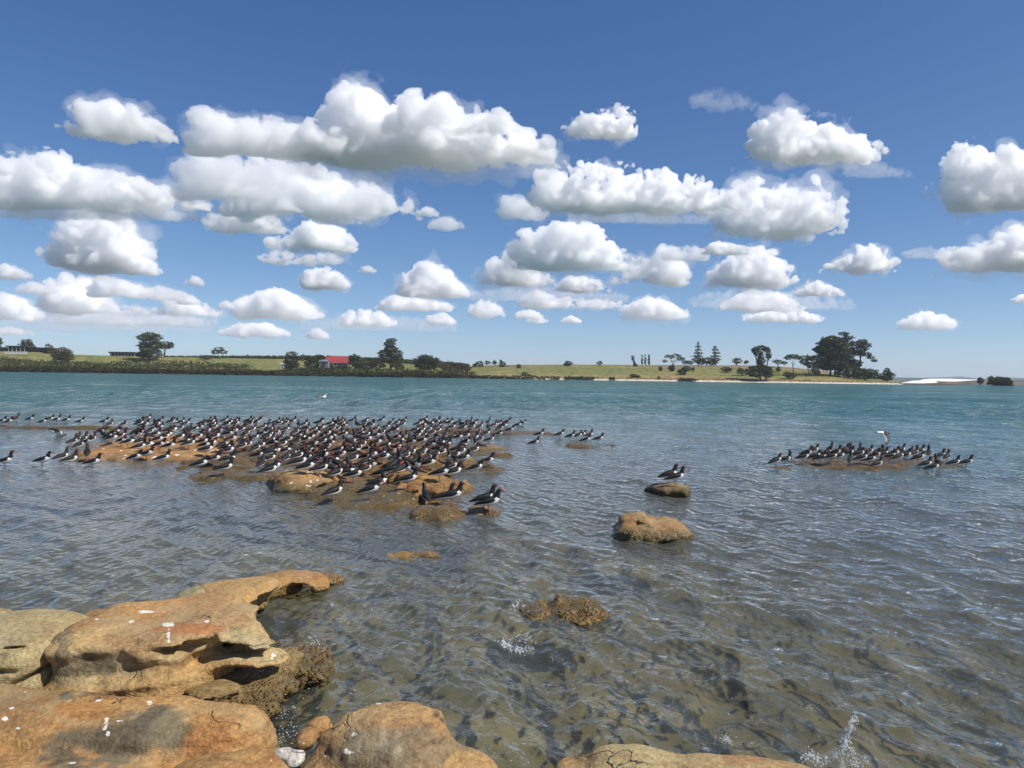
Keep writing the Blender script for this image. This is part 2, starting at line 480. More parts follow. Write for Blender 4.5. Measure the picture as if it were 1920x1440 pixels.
def S(px, py, Y, rx, rz, ry, rot=0.0, p=2.6, tilt=0.0, cut=False):
    """a rounded lump: centre at a place of the photograph and a distance, half width and half height in photo pixels there, half depth in metres"""
    c = at_depth(px, py, Y); k = Y / F_PX
    return (np.array(c), np.array([rx * k, ry, rz * k]), math.radians(rot), p, math.radians(tilt), cut)

def lump(x, y, z, rx, ry, rz, rot=0.0, p=2.6, tilt=0.0, cut=False):
    return (np.array([x, y, z], float), np.array([rx, ry, rz], float), math.radians(rot), p, math.radians(tilt), cut)

ROCK_TRIS = []
def stain(C, P, uv, spots, soft=0.35):
    """stains, weathering and droppings: each an ellipse on the stone with a ragged rim"""
    n = sample(FBM, P / 0.33 + 0.2) * 0.22 + sample(FBM, P / 0.08 + 0.6) * 0.10
    for (x, y, rx, ry, c, a) in spots:
        d = np.hypot((uv[0] - x) / rx, (uv[1] - y) / ry) + n * (1.0 if rx > 20 else 0.8)
        wgt = np.clip((1 + soft / 2 - d) / soft, 0, 1)[:, None] * a
        C[:] = C * (1 - wgt) + np.array(c) * wgt
    return C

def rock(label, prims, h, cols=(ORANGE, OCHRE, KHAKI), k=0.06, n1=0.05, n2=0.012, strata=0.02, spots=(), seed=0, size=0.9, zmin=-0.35, cat='rock', group=None, name='rock', soak=0.0):
    rs = np.random.default_rng(seed + 50)
    lo = np.min([c - r.max() * 1.05 for c, r, *_ in [p for p in prims if not p[5]]], 0) - 0.08
    hi = np.max([c + r.max() * 1.05 for c, r, *_ in [p for p in prims if not p[5]]], 0) + 0.08
    for ax in (0, 1, 2):                                     # a tighter box
        lo[ax] = min(c[ax] - np.hypot(r[ax], 0.5 * r[1 - ax] if ax < 2 else 0.15 * r[0]) for c, r, ro, p, t, cut in prims if not cut) - 0.10
        hi[ax] = max(c[ax] + np.hypot(r[ax], 0.5 * r[1 - ax] if ax < 2 else 0.15 * r[0]) for c, r, ro, p, t, cut in prims if not cut) + 0.10
    lo[2] = max(lo[2], zmin)
    n = np.ceil((hi - lo) / h).astype(int) + 2
    g = [lo[i] + h * np.arange(n[i], dtype=np.float32) for i in range(3)]
    X, Yy, Z = np.meshgrid(*g, indexing='ij', sparse=True)
    Fv = np.full(tuple(n), 9.0, np.float32)
    for c, r, ro, p, tl, cut in prims:
        dx, dy, dz = X - c[0], Yy - c[1], Z - c[2]
        u = dx * math.cos(ro) + dy * math.sin(ro); v = -dx * math.sin(ro) + dy * math.cos(ro)
        u, dz2 = u * math.cos(tl) + dz * math.sin(tl), -u * math.sin(tl) + dz * math.cos(tl)
        q = ((np.abs(u / r[0]) + 1e-4) ** p + (np.abs(v / r[1]) + 1e-4) ** p + (np.abs(dz2 / r[2]) + 1e-4) ** p) ** (1 / p)
        D = ((q - 1) * min(r.min() * 1.4, r.mean())).astype(np.float32)
        if cut:
            Fv = -smin(-Fv, D, k * 0.35)
        else:
            Fv = smin(Fv, D, k)
    band = np.abs(Fv) < max(0.25, 4 * n1)
    ii = np.argwhere(band)
    P = lo + ii * h
    o = rs.uniform(0, 1, 3)
    dip = np.stack([P[:, 0] * 0.22 + P[:, 2] * 0.03, P[:, 1] * 0.22, (P[:, 2] - 0.10 * P[:, 0] + 0.06 * P[:, 1]) * 2.2], -1)
    dn = sample(FBM, P / (2.4 * size) + o) * n1 + sample(FBM, P / (0.5 * size) + o[::-1]) * n2 + np.abs(sample(FBM, dip / size + o)) * strata
    zl = (P[:, 2] - 0.10 * P[:, 0] + 0.06 * P[:, 1]) * 9.0 / size ** .5 + 0.55 * sample(FBM, P / (1.6 * size) + o)
    groove = np.exp(-(np.abs((zl % 1.0) - 0.5) / 0.10) ** 2) * np.clip(0.15 + 0.6 * sample(FBM, P / (1.3 * size) + o[::-1]), 0, 1)
    dn = dn + groove * strata * 0.9
    Fv[band] += dn.astype(np.float32)
    Fv[0], Fv[-1], Fv[:, 0], Fv[:, -1], Fv[:, :, 0], Fv[:, :, -1] = 1, 1, 1, 1, 1, 1
    V, Q = surface_nets(Fv, lo, h)
    a = np.clip(0.5 + 0.42 * sample(FBM, V / (2.0 * size) + o[::-1]), 0, 1)[:, None]
    s2 = np.clip(0.4 + 0.5 * sample(FBM, np.stack([V[:, 0] * .25, V[:, 1] * .25, V[:, 2] * 2.0 - V[:, 0] * .2], -1) / size + o), 0, 1)[:, None]
    C = np.array(cols[0]) * (1 - a) + np.array(cols[1]) * a
    C = C * (1 - 0.65 * s2) + np.array(cols[2]) * 0.65 * s2
    red = 0.6 * np.clip(sample(FBM, np.stack([V[:, 0] * .3, V[:, 1] * .3, V[:, 2] * 3.0 - V[:, 0] * .3], -1) / size + o + .4) - 0.9, 0, 1)[:, None] * 0.6
    C = C * (1 - red) + np.array(RED) * red
    sp = np.full(len(V), -1.0)
    if spots:
        uv = project(V)
        stain(C, V, uv, [q for q in spots if q[4] is not W_])
        for (x, y, rx, ry, c, a_) in [q for q in spots if q[4] is W_]:
            sp = np.maximum(sp, a_ * (1 - np.hypot((uv[0] - x) / (rx * 1.15 + 0.8), (uv[1] - y) / (ry * 1.15 + 0.8))))
    me = mesh_np(name, V, Q, [m_rock], colors=C)
    me.attributes.new('splat', 'FLOAT', 'POINT').data.foreach_set('value', sp.astype(np.float32))
    me.attributes.new('soak', 'FLOAT', 'POINT').data.foreach_set('value', np.full(len(V), soak, np.float32))
    ob = link(name, me)
    tag(ob, label, cat, group)
    ROCK_TRIS.append((V, Q))
    return ob

W_ = WHITE
# the long outcrop at the lower left
rock('big tawny block with a dark hollow under its right side, lower left',
     [S(285, 1218, 4.38, 190, 72, .46, 5, 4.6), S(395, 1195, 4.40, 70, 48, .30, 0, 2.6), S(250, 1165, 4.6, 165, 28, .40, 4, 2.6, 3),
      S(380, 1160, 4.9, 60, 25, .45, 10), 
      S(495, 1222, 4.28, 78, 22, .22, -6, 2.4, -12), S(440, 1208, 4.3, 60, 30, .25, 0, 2.4, -10),
      S(250, 1258, 4.2, 165, 34, .32, 0, 3.2), S(405, 1250, 3.92, 46, 8, .17, 0, 2.2, 16, True), S(340, 1240, 3.90, 30, 4, .10, 0, 2.2, -4, True), S(372, 1205, 3.98, 9, 20, .12, 0, 2.2, 0, True),
      S(500, 1252, 4.0, 75, 13, .30, 0, 2.4, -5, True)],
     0.0145, (ORANGE, OCHRE, KHAKI), k=.06, n1=.022, n2=.011, strata=.012, seed=1,
     spots=[(150, 1245, 52, 45, KHAKI, .75), (175, 1235, 45, 32, GREY, .72), (118, 1210, 14, 60, GREY, .6), (250, 1248, 22, 18, GREY, .5), (480, 1215, 90, 22, KHAKI, .7), (450, 1185, 24, 18, KHAKI, .75),
            (360, 1178, 70, 10, (.42, .14, .04), .6), (200, 1165, 80, 9, RED, .45), (330, 1262, 40, 20, OCHRE, .7), (130, 1172, 25, 12, RED, .4),
            (316, 1190, 3.5, 22, W_, .95), (311, 1172, 9, 4, W_, .95), (322, 1171, 6, 5, W_, .9), (275, 1147, 17, 3.2, W_, .9), (245, 1166, 8, 3, W_, .8), (182, 1161, 5, 2.5, W_, .9), (190, 1180, 4, 3, W_, .85),
            (512, 1228, 6, 4, W_, .85), (510, 1236, 4, 8, W_, .7), (388, 1165, 5, 2, W_, .7), (147, 1165, 9, 3, W_, .4)])
rock('low orange tongue of rock tapering out into the water',
     [S(450, 1116, 5.9, 95, 34, .36, 18, 2.6, 5), S(525, 1102, 6.35, 95, 22, .36, 26, 2.6, 5), S(595, 1086, 6.8, 52, 13, .30, 20, 2.4, 2), S(490, 1124, 6.0, 60, 18, .3, 20), S(430, 1135, 5.6, 45, 30, .3, 10), S(470, 1135, 5.75, 50, 22, .3, 15),
      S(432, 1150, 5.28, 22, 6, .12, 0, 2.3, 0, True), S(500, 1133, 5.75, 14, 8, .15, 0, 2.3, 0, True), S(535, 1122, 6.0, 12, 7, .15, 0, 2.3, 0, True), S(560, 1112, 6.2, 10, 5, .15, 0, 2.3, 0, True)],
     0.02, (ORANGE, (.40, .21, .07), OCHRE), k=.08, n1=.02, n2=.010, strata=.008, seed=2, spots=[(405, 1084, 6, 2, W_, .7), (570, 1075, 30, 6, (.42, .26, .18), .5)])
rock('small grey-green stone wedged between the tongue and the block',
     [S(360, 1130, 5.3, 33, 27, .16, 20, 3.2, 22), S(372, 1140, 5.2, 24, 24, .16, 0, 3)], 0.015, (KHAKI, (.24, .22, .13), (.30, .27, .15)), k=.04, n1=.010, n2=.006, strata=.006, seed=3)
rock('rust coloured ridge behind the big block',
     [S(290, 1162, 4.95, 115, 22, .25, 14, 2.4, 10), S(200, 1170, 4.8, 80, 16, .22, 5), S(390, 1150, 5.1, 50, 24, .3)], 0.018, ((.34, .15, .06), OCHRE, RED), k=.05, n1=.018, n2=.008, strata=.008, seed=4)
rock('smooth khaki stone with hairline cracks at the left edge',
     [S(42, 1226, 4.27, 108, 60, .42, 0, 3.6), S(70, 1190, 4.7, 55, 24, .30, 6, 2.6, 6), S(-60, 1215, 4.5, 60, 60, .4),
      S(30, 1219, 3.94, 90, 2.0, .10, 0, 3, 4, True), S(75, 1258, 3.94, 28, 2, .10, 0, 3, 28, True), S(96, 1183, 4.5, 40, 2, .35, 0, 3, -3, True)],
     0.014, (KHAKI, (.33, .28, .15), (.38, .29, .13)), k=.03, n1=.012, n2=.004, strata=.004, seed=5, spots=[(20, 1205, 60, 14, (.40, .36, .23), .5), (8, 1228, 10, 5, GREY, .7)])
rock('broad flat slab with a large grey weathered patch, bottom left corner',
     [lump(-2.15, 3.61, -.02, .98, .27, .285, -2, 4.0), lump(-2.0, 3.08, -.11, .93, .50, .28, 0, 3.0), lump(-1.32, 3.55, -.02, .26, .20, .27, 0, 3.0), lump(-1.20, 3.36, -.06, .10, .10, .24, 0, 2.3), lump(-1.15, 2.95, -.16, .34, .42, .26, 0, 2.6), lump(-2.9, 3.2, -.02, .8, .6, .28, 0, 3.2),
      lump(-1.14, 3.28, .05, .16, .035, .06, -20, 2.2, 0, True), lump(-2.05, 2.72, .15, .10, .12, .12, -30, 2.2, 0, True), lump(-1.62, 3.70, .30, .5, .03, .06, 4, 2.2, 0, True)],
     0.0142, (ORANGE, OCHRE, (.28, .17, .08)), k=.045, n1=.022, n2=.011, strata=.018, seed=6,
     spots=[(60, 1300, 130, 22, BROWN, .55), (230, 1292, 90, 12, GREY, .45), (215, 1395, 105, 48, GREY, .95), (310, 1375, 45, 40, GREY, .9), (290, 1345, 30, 16, GREY, .6), (130, 1420, 60, 25, GREY, .9), (420, 1330, 60, 30, (.44, .23, .08), .6),
            (140, 1345, 70, 22, (.44, .21, .06), .7), (400, 1400, 55, 40, (.40, .17, .05), .6), (30, 1350, 50, 30, BROWN, .5), (285, 1432, 30, 8, (.55, .33, .12), .8),
            (199, 1352, 5, 10, W_, .95), (196, 1366, 4, 10, W_, .95), (202, 1376, 5, 5, W_, .95), (22, 1328, 6, 3, W_, .9), (9, 1348, 8, 5, W_, .95), (34, 1366, 5, 3, W_, .95), (185, 1314, 7, 3, W_, .9), (280, 1317, 6, 5, W_, .95), (47, 1297, 4, 2, W_, .8),
            (218, 1298, 4, 2, W_, .9), (225, 1352, 12, 2, W_, .7), (57, 1398, 10, 3, W_, .7), (320, 1413, 3, 3, W_, .8), (135, 1430, 9, 3, W_, .7), (50, 1420, 4, 2, W_, .8), (125, 1306, 14, 7, (.03, .035, .035), .85)])
rock('low wet orange ledge between the slab and the boulder at the bottom', [lump(-1.10, 3.38, -.12, .22, .20, .25, 0, 2.5), lump(-1.25, 3.2, -.1, .2, .25, .25)], 0.012, (OCHRE, BROWN, (.40, .2, .06)), k=.05, n1=.02, n2=.01, strata=.008, seed=7,
     spots=[(420, 1408, 8, 3, W_, .6), (510, 1425, 4, 3, W_, .6)])
rock('wet brown shelf crusted with barnacles under the big block', [S(455, 1290, 4.22, 100, 26, .36, -6, 2.6, -5), S(510, 1305, 4.12, 50, 15, .22, 0, 2.5), S(400, 1290, 4.05, 60, 18, .2), S(480, 1255, 4.45, 70, 14, .2)],
     0.014, ((.26, .17, .065), (.20, .13, .05), (.34, .23, .09)), k=.05, n1=.024, n2=.012, strata=.014, seed=8, size=.5, soak=0.07, spots=[(470, 1268, 80, 5, (.42, .33, .17), .6), (440, 1290, 60, 4, (.40, .28, .12), .5)])
rock('small dark barnacled lump in the water right of the shelf', [S(580, 1254, 4.72, 30, 20, .22, 0, 2.2), S(607, 1258, 4.66, 11, 13, .15), S(560, 1232, 4.8, 18, 12, .15)], 0.013, ((.22, .15, .055), BROWN, BROWN), k=.05, n1=.025, n2=.016, strata=.01, seed=9, size=.35, soak=0.2)
rock('rounded boulder with a pale scraped face, bottom centre left',
     [lump(-.52, 3.42, -.06, .36, .36, .385, 0, 2.2), lump(-.28, 3.36, -.13, .32, .32, .33, 0, 2.3), lump(-.72, 3.26, -.10, .28, .28, .28, 0, 2.4), lump(-.86, 3.12, -.14, .22, .3, .25), lump(-.66, 3.55, -.05, .13, .12, .22), lump(-.14, 3.30, -.08, .09, .10, .17, 0, 2.3), lump(-.50, 3.05, -.2, .5, .3, .28, 0, 2.6),
      lump(-.74, 3.44, .16, .07, .045, .07, 20, 2.2, 0, True)],
     0.0142, (ORANGE, OCHRE, (.30, .19, .085)), k=.05, n1=.024, n2=.014, strata=.016, seed=10,
     spots=[(770, 1405, 130, 42, (.20, .155, .095), .8), (640, 1420, 50, 22, (.24, .15, .07), .6), (700, 1420, 60, 30, (.16, .125, .08), .6), (760, 1312, 30, 8, (.26, .14, .05), .5), (740, 1310, 8, 3, W_, .9), (710, 1319, 6, 2.4, W_, .8), (664, 1378, 7, 5, W_, .95),
            (648, 1405, 4, 12, W_, .8), (655, 1412, 16, 3, W_, .7), (672, 1400, 2.5, 10, (.5, .45, .38), .8), (610, 1418, 6, 3, W_, .6), (707, 1352, 4, 2, W_, .8), (745, 1395, 5, 25, (.38, .32, .24), .5), (720, 1385, 6, 22, (.38, .32, .24), .5),
            (845, 1360, 30, 18, (.40, .22, .08), .6), (818, 1340, 5, 4, (.05, .035, .02), .8), (828, 1350, 4, 3, (.05, .035, .02), .8), (848, 1362, 6, 3, (.05, .035, .02), .8)])
rock('small round orange stone against the boulder, upper of two', [S(598, 1364, 3.62, 22, 19, .075, 0, 2.2)], 0.006, (ORANGE, (.36, .15, .05), OCHRE), k=.02, n1=.006, n2=.004, strata=.003, seed=11, size=.3, cat='stone', name='stone')
rock('small round brown stone against the boulder, lower of two', [S(574, 1385, 3.50, 19, 17, .07, 0, 2.2)], 0.006, ((.36, .16, .06), OCHRE, OCHRE), k=.02, n1=.006, n2=.004, strata=.003, seed=12, size=.3, spots=[(569, 1393, 4, 4, W_, .8)], cat='stone', name='stone')
rock('smooth white stone in the wet gap left of the boulder', [S(538, 1415, 3.42, 25, 8, .07, 0, 2.4, -6), S(553, 1423, 3.40, 13, 8, .06)], 0.006, ((.72, .72, .70), (.66, .67, .68), (.74, .73, .7)), k=.03, n1=.005, n2=.003, strata=.002, seed=13, size=.3, cat='stone', name='stone')
rock('long low wet rock along the bottom edge with splashing water at its right',
     [lump(.52, 3.30, -.10, .26, .26, .305, 0, 2.5, 2), lump(.86, 3.28, -.10, .36, .25, .285, 0, 2.5, -4), lump(.31, 3.30, -.08, .11, .20, .22, 0, 2.4, 12), lump(1.14, 3.36, -.11, .28, .18, .255, 0, 2.4, -4), lump(.345, 3.36, .19, .012, .2, .05, -8, 2.2, 0, True)],
     0.014, (OCHRE, (.27, .20, .10), KHAKI), k=.07, n1=.014, n2=.006, strata=.006, seed=14, zmin=-.4, spots=[(1090, 1425, 25, 25, BROWN, .8), (1060, 1432, 20, 14, ORANGE, .8), (1400, 1420, 60, 12, (.33, .18, .08), .6)])
# rocks standing by themselves in the water
rock('half drowned rock crusted with golden barnacles, right of centre foreground',
     [S(1085, 1152, 5.95, 62, 27, .40, 0, 2.2), S(1035, 1158, 5.95, 45, 12, .30), S(1130, 1165, 5.8, 38, 16, .24), S(1005, 1157, 5.85, 22, 8, .15, 0, 2.2, 12), S(1166, 1175, 5.65, 32, 12, .14, 0, 2.2, -14), S(1110, 1168, 5.55, 26, 12, .12)],
     0.016, ((.22, .155, .06), (.34, .20, .07), BROWN), k=.03, n1=.035, n2=.020, strata=.02, seed=15, size=.4, soak=0.03, spots=[(1030, 1150, 14, 10, ORANGE, .7), (1112, 1166, 18, 8, ORANGE, .8), (1170, 1178, 22, 8, (.42, .22, .08), .8), (1000, 1157, 16, 5, (.40, .24, .06), .7), (1095, 1130, 20, 8, (.38, .22, .07), .6)])
rock('craggy golden brown boulder with a crack, alone right of centre',
     [S(1222, 1003, 9.1, 60, 30, .42, 0, 3.2, -3), S(1190, 985, 9.2, 30, 22, .35, 0, 2.4), S(1262, 1000, 9.2, 26, 20, .3, 0, 2.6, -8), S(1205, 1022, 8.95, 48, 14, .3),
      S(1240, 997, 8.72, 34, 2.4, .12, 0, 2.2, -12, True), S(1232, 1003, 8.72, 14, 2, .1, 0, 2.2, 0, True), S(1247, 1018, 8.68, 8, 4, .12, 0, 2, 0, True), S(1228, 1012, 8.66, 4, 4, .1, 0, 2, 0, True)],
     0.018, ((.31, .20, .08), (.27, .165, .065), (.25, .17, .075)), k=.04, n1=.03, n2=.016, strata=.018, seed=16, size=.6, soak=.0, spots=[(1180, 975, 16, 12, RED, .5), (1260, 985, 40, 8, (.36, .18, .08), .5), (1195, 1005, 22, 14, (.45, .31, .12), .6)])
rock('flat low olive rock that carries a pair of birds',
     [S(1252, 922, 12.1, 44, 13, .40, 0, 2.8, -2), S(1225, 917, 12.3, 22, 9, .3)], 0.025, (OLIVE, (.20, .15, .07), (.24, .17, .08)), k=.05, n1=.022, n2=.012, strata=.01, seed=17, size=.6, soak=0.04)
rock('rounded brown rock at the front tip of the reef under standing birds',
     [S(815, 975, 10.0, 56, 25, .42, 0, 2.4), S(842, 965, 10.3, 34, 18, .4), S(790, 990, 9.9, 40, 16, .3), S(850, 1010, 9.6, 60, 22, .6, 0, 2.4, -6)], 0.022, ((.26, .16, .07), BROWN, (.30, .2, .09)), k=.07, n1=.03, n2=.012, strata=.012, seed=18, size=.7, soak=0.06)
rock('small orange rock with a shaded notch at the reef tip',
     [S(908, 970, 10.2, 30, 19, .28, 0, 2.4, -4), S(890, 965, 10.3, 14, 14, .22), S(884, 978, 9.92, 5, 14, .14, 0, 2.2, 20, True)], 0.018, ((.36, .19, .07), BROWN, OCHRE), k=.04, n1=.018, n2=.010, strata=.01, seed=19, size=.5)
rock('thin orange sliver of rock barely above the water',
     [S(745, 1047, 7.72, 33, 10, .13, 0, 2.3, 3), S(790, 1043, 7.9, 36, 9, .13, 0, 2.3, 4)], 0.018, (OCHRE, (.40, .24, .07), BROWN), k=.04, n1=.016, n2=.012, strata=.008, seed=20, size=.4, soak=-0.06)
# the reef
def R3(px, py, top, rx, ry, rot=0.0, p=2.6, th=.32):
    """flat ledge: a place on the water, the height of its top, half width and half depth in metres"""
    c = ground(px, py, 0)
    return lump(c.x, c.y, top - th, rx, ry, th, rot, p)
rock('broad brown reef ledge covered by the flock', [R3(655, 838, .06, 3.3, 5.0, 10), R3(560, 850, .08, 2.3, 3.0), R3(780, 850, .08, 1.9, 3.0), R3(740, 880, .10, 1.2, 2.0), R3(870, 868, .05, .6, 1.3, 0), R3(650, 900, .12, 1.0, 1.6)],
     0.08, ((.21, .13, .06), BROWN, (.27, .15, .06)), k=.25, n1=.07, n2=.05, strata=.05, seed=21, size=1.2, spots=[(x, y, 4, 1.6, W_, .8) for x, y in zip(RNG.uniform(470, 920, 70), RNG.uniform(808, 915, 70))], soak=0.03, zmin=-.25)
rock('orange flat ledge on the left of the reef', [R3(310, 848, .11, 1.6, 2.0, -8), R3(225, 848, .08, .8, 1.1), R3(400, 852, .09, 1.2, 1.5), R3(330, 832, .10, 1.8, 2.4)], 0.065, ((.34, .185, .07), (.27, .155, .06), BROWN), k=.2, n1=.05, n2=.035, strata=.05, seed=22, size=1.1, spots=[(x, y, 4, 1.6, W_, .8) for x, y in zip(RNG.uniform(180, 440, 40), RNG.uniform(818, 862, 40))], soak=-.075, zmin=-.25)
rock('olive brown rounded rock at the left front of the reef', [R3(562, 915, .26, .42, .9, 10, 2.3), R3(545, 905, .2, .35, .6), R3(600, 905, .22, .5, .9)], 0.03, ((.20, .14, .06), BROWN, OCHRE), k=.12, n1=.04, n2=.02, strata=.02, seed=23, size=.8, spots=[(x, y, 3, 1.6, W_, .8) for x, y in zip(RNG.uniform(530, 610, 10), RNG.uniform(880, 915, 10))])
rock('wet dark front apron of the reef, strewn with pale droppings', [R3(690, 940, .055, .85, 1.2, 0), R3(650, 922, .13, .55, 1.1), R3(740, 926, .12, .65, 1.1)], 0.03, ((.15, .12, .06), BROWN, (.24, .17, .08)), k=.15, n1=.035, n2=.02, strata=.02, seed=24, size=.9, soak=0.08,
     spots=[(x, y, 3.5, 2, W_, .8) for x, y in ((668, 948), (720, 930), (735, 938), (748, 925), (705, 920), (690, 940), (760, 942), (627, 950), (776, 935))])
rock('bright orange pitted rock on the right front of the reef', [R3(800, 925, .25, .55, .9, 0, 2.4), R3(770, 912, .21, .4, .8), R3(845, 912, .11, .5, .8)], 0.03, ((.36, .20, .06), (.30, .17, .06), BROWN), k=.1, n1=.035, n2=.03, strata=.02, seed=25, size=.6, soak=-.04)
rock('low red-brown back ledge of the reef reaching to the left edge', [R3(480, 802, .06, 4.6, .9, 0, 2.6), R3(180, 803, .028, 4.0, .5), R3(40, 802, .022, 3.0, .4), R3(800, 806, .08, 3.6, 1.3), R3(950, 812, .06, 1.6, 1.0)],
     0.07, ((.15, .085, .05), BROWN, (.20, .11, .055)), k=.2, n1=.03, n2=.03, strata=.02, seed=26, size=1.5, soak=0.03, zmin=-.2)
rock('dark orange ledge sticking out on the right of the reef', [R3(915, 843, .09, .62, .8, -4), R3(960, 842, .04, .4, .45)], 0.035, (BROWN, (.32, .16, .05), OCHRE), k=.12, n1=.035, n2=.02, strata=.02, seed=27, size=.8)
rock('small awash rock right of the reef with a handful of birds', [R3(1095, 838, .07, .75, .8, 0), R3(1140, 836, .04, .5, .5)], 0.035, (OLIVE, BROWN, OCHRE), k=.1, n1=.03, n2=.02, strata=.01, seed=28, size=.8, soak=0.06)
rock('low rock under the nearest left hand waders of the flock', [R3(430, 892, .04, .75, .7, 0), R3(400, 893, .03, .4, .4), R3(480, 895, .06, .5, .6)], 0.03, (OLIVE, BROWN, BROWN), k=.12, n1=.025, n2=.02, strata=.01, seed=29, size=.8, soak=0.06)
rock('flat reddish rock awash under the flock far right', [R3(1620, 870, .022, 1.5, 1.5, 0), R3(1540, 874, .018, .8, .9), R3(1730, 868, .015, 1.1, 1.2), R3(1458, 878, .02, .35, .4)], 0.045, ((.20, .11, .055), BROWN, (.26, .16, .07)), k=.2, n1=.03, n2=.025, strata=.02, seed=30, size=1.2, soak=0.06, zmin=-.2)
# ------------------------------------------------------------------ far shore
YS = 400.0                                     # distance of the far waterline
def hz(X):                                     # the level line of the eye at a column of the photograph
    lo_, hi_ = 600.0, 800.0
    for _ in range(30):
        m_ = (lo_ + hi_) / 2
        if ray(X, m_).z > 0: lo_ = m_
        else: hi_ = m_
    return lo_
HZ0 = hz(960)
HZS = (hz(1900) - hz(0)) / 1900
def hzx(X): return HZ0 + (np.asarray(X, float) - 960) * HZS
RIDGE = np.array([(-1200, 668), (-400, 660), (0, 660), (60, 660), (150, 665), (250, 668), (330, 670), (480, 672), (600, 675), (700, 678), (800, 684), (860, 687), (900, 685), (960, 684), (1060, 683), (1150, 684), (1250, 684.5),
                  (1400, 685), (1470, 688), (1520, 692), (1560, 697), (1620, 705), (1670, 714), (1700, 721), (1730, 726), (1800, 730), (3200, 745)], float)
def px_of(X3, Y3): return 960 + F_PX * X3 / Y3
def terrain_z(px, s):
    """height of the far land, s metres behind its waterline, in the column px"""
    px, s = np.broadcast_arrays(np.asarray(px, float), np.asarray(s, float))
    sr = 70.0
    zr = 1.8 + (hzx(px) - np.interp(px, RIDGE[:, 0], RIDGE[:, 1])) / F_PX * (YS + sr)
    t = np.clip((s - 7) / (sr - 7), 0, None)
    pw = np.interp(px, [500, 850, 1000], [1.5, 1.3, 0.85])
    up = np.where(t < 1, np.clip(t, 0, 1) ** pw, 1 - 0.02 * (t - 1))
    foot = np.interp(s, [-60, -6, 0, 4, 7], [-3, -0.35, 0, .45, 1.1])
    zz_ = np.where(s < 7, foot, 1.1 + (zr - 1.1) * up)
    return np.where(zr < 1.1, np.minimum(zz_, foot + (zr - 1.1) * np.clip(s / 7, 0, 1)), zz_)

cols = np.arange(-1200, 1790, 7.0)
ss = np.array([-30, -6, 0, 2, 4, 5.5, 7, 9, 12, 16, 21, 27, 34, 42, 50, 58, 65, 70, 76, 90, 130, 250, 600.])
PX, SS = np.meshgrid(cols, ss)
LX = (PX - 960) / F_PX * (YS + SS); LY = YS + SS
q = np.stack([LX / 90, LY / 90, LX * 0 + .2], -1)
wob = sample(FBM, q); wob2 = sample(FBM, q * 4)
LZ = terrain_z(PX, SS) + np.clip((SS - 7) / 20, 0, 1) * np.clip((90 - SS) / 60, 0, 1) * (0.35 * wob + 0.15 * wob2)
def C_(c): return np.array(c)[None, None, :]
grass, dry, sand, earth, fallow, field = (.160, .170, .060), (.26, .21, .09), (.62, .56, .45), (.20, .12, .07), (.22, .165, .105), (.20, .19, .07)
g = np.clip(0.45 + 0.33 * wob + 0.22 * wob2, 0, 1)[..., None]
LC = C_(grass) * (1 - g) + C_(dry) * g
topw = np.clip((SS - 46 + 6 * wob) / 10, 0, 1)[..., None] * np.clip((PX - 1150) / 80, 0, 1)[..., None] * 0.8
LC = LC * (1 - topw) + C_(fallow) * topw
low = np.clip((24 - SS + 5 * wob2) / 10, 0, 1)[..., None] * np.clip((PX - 850) / 40, 0, 1)[..., None] * .75
LC = LC * (1 - low) + C_(dry) * low
bank = ((SS > 4.2) & (SS < 9.5) & (PX > 1015)).astype(float)[..., None] * np.clip(0.55 + 0.5 * wob2, 0, 1)[..., None]
LC = LC * (1 - bank) + C_(earth) * bank
beach = ((SS < 4.2) & (PX > 1000)).astype(float)[..., None]
LC = LC * (1 - beach) + C_(sand) * beach
mud = ((SS < 4.2) & (PX <= 1000)).astype(float)[..., None]
LC = LC * (1 - mud) + C_((.07, .06, .04)) * mud
pinkf = (np.clip(1 - np.abs(PX - 1010) / 70, 0, 1) * (SS > 58))[..., None] * .6
LC = LC * (1 - pinkf) + C_((.30, .19, .14)) * pinkf

def attr_mat(name, rough=0.95, scale=0.8, var=0.5, bump=0.3):
    m, nt, out = material(name)
    b = NB(nt)
    pos = b.n('NewGeometry').outputs['Position']
    t = b.n('Attribute', dict(attribute_name='tint')).outputs['Color']
    n = b.n('TexNoise', Vector=pos, Scale=scale, Detail=7.0, Roughness=0.65).outputs[0]
    c = b.mix(b.ramp(n, [(0.3, 0.0), (0.7, 1.0)]), b.mix(1.0, t, (1 - var,) * 3, 'MULTIPLY'), b.mix(1.0, t, (1 + var * .6,) * 3, 'MULTIPLY'))
    bp = b.n('Bump', Strength=bump, Distance=1.0, Height=n)
    pr = b.n('BsdfPrincipled', Base_Color=c, Roughness=rough, Normal=bp.outputs[0], Specular_IOR_Level=0.1)
    b.link(pr.outputs[0], out.inputs['Surface'])
    return m
m_land = attr_mat('grassy_land', scale=0.35, var=0.6)
n_, k_ = PX.shape
ii_ = np.arange(n_ - 1)[:, None] * k_ + np.arange(k_ - 1)
LQ = np.stack([ii_, ii_ + 1, ii_ + k_ + 1, ii_ + k_], -1).reshape(-1, 4)
tag(link('headland_terrain', mesh_np('headland_terrain', np.stack([LX, LY, LZ], -1).reshape(-1, 3), LQ, [m_land], colors=LC.reshape(-1, 3))), 'grassy far shore rising from a pale beach on the right to a dry green slope', kind='structure')

def shore_point(px, py, smax=70):
    """where a place of the photograph lands on the far shore"""
    for s in np.arange(0.5, smax, 0.5):
        z = float(terrain_z(px, s)); Y = YS + s
        if float(hzx(px)) - (z - CAM_H) / Y * F_PX <= py:
            break
    return Vector(((px - 960) / F_PX * Y, Y, float(terrain_z(px, s)))), s

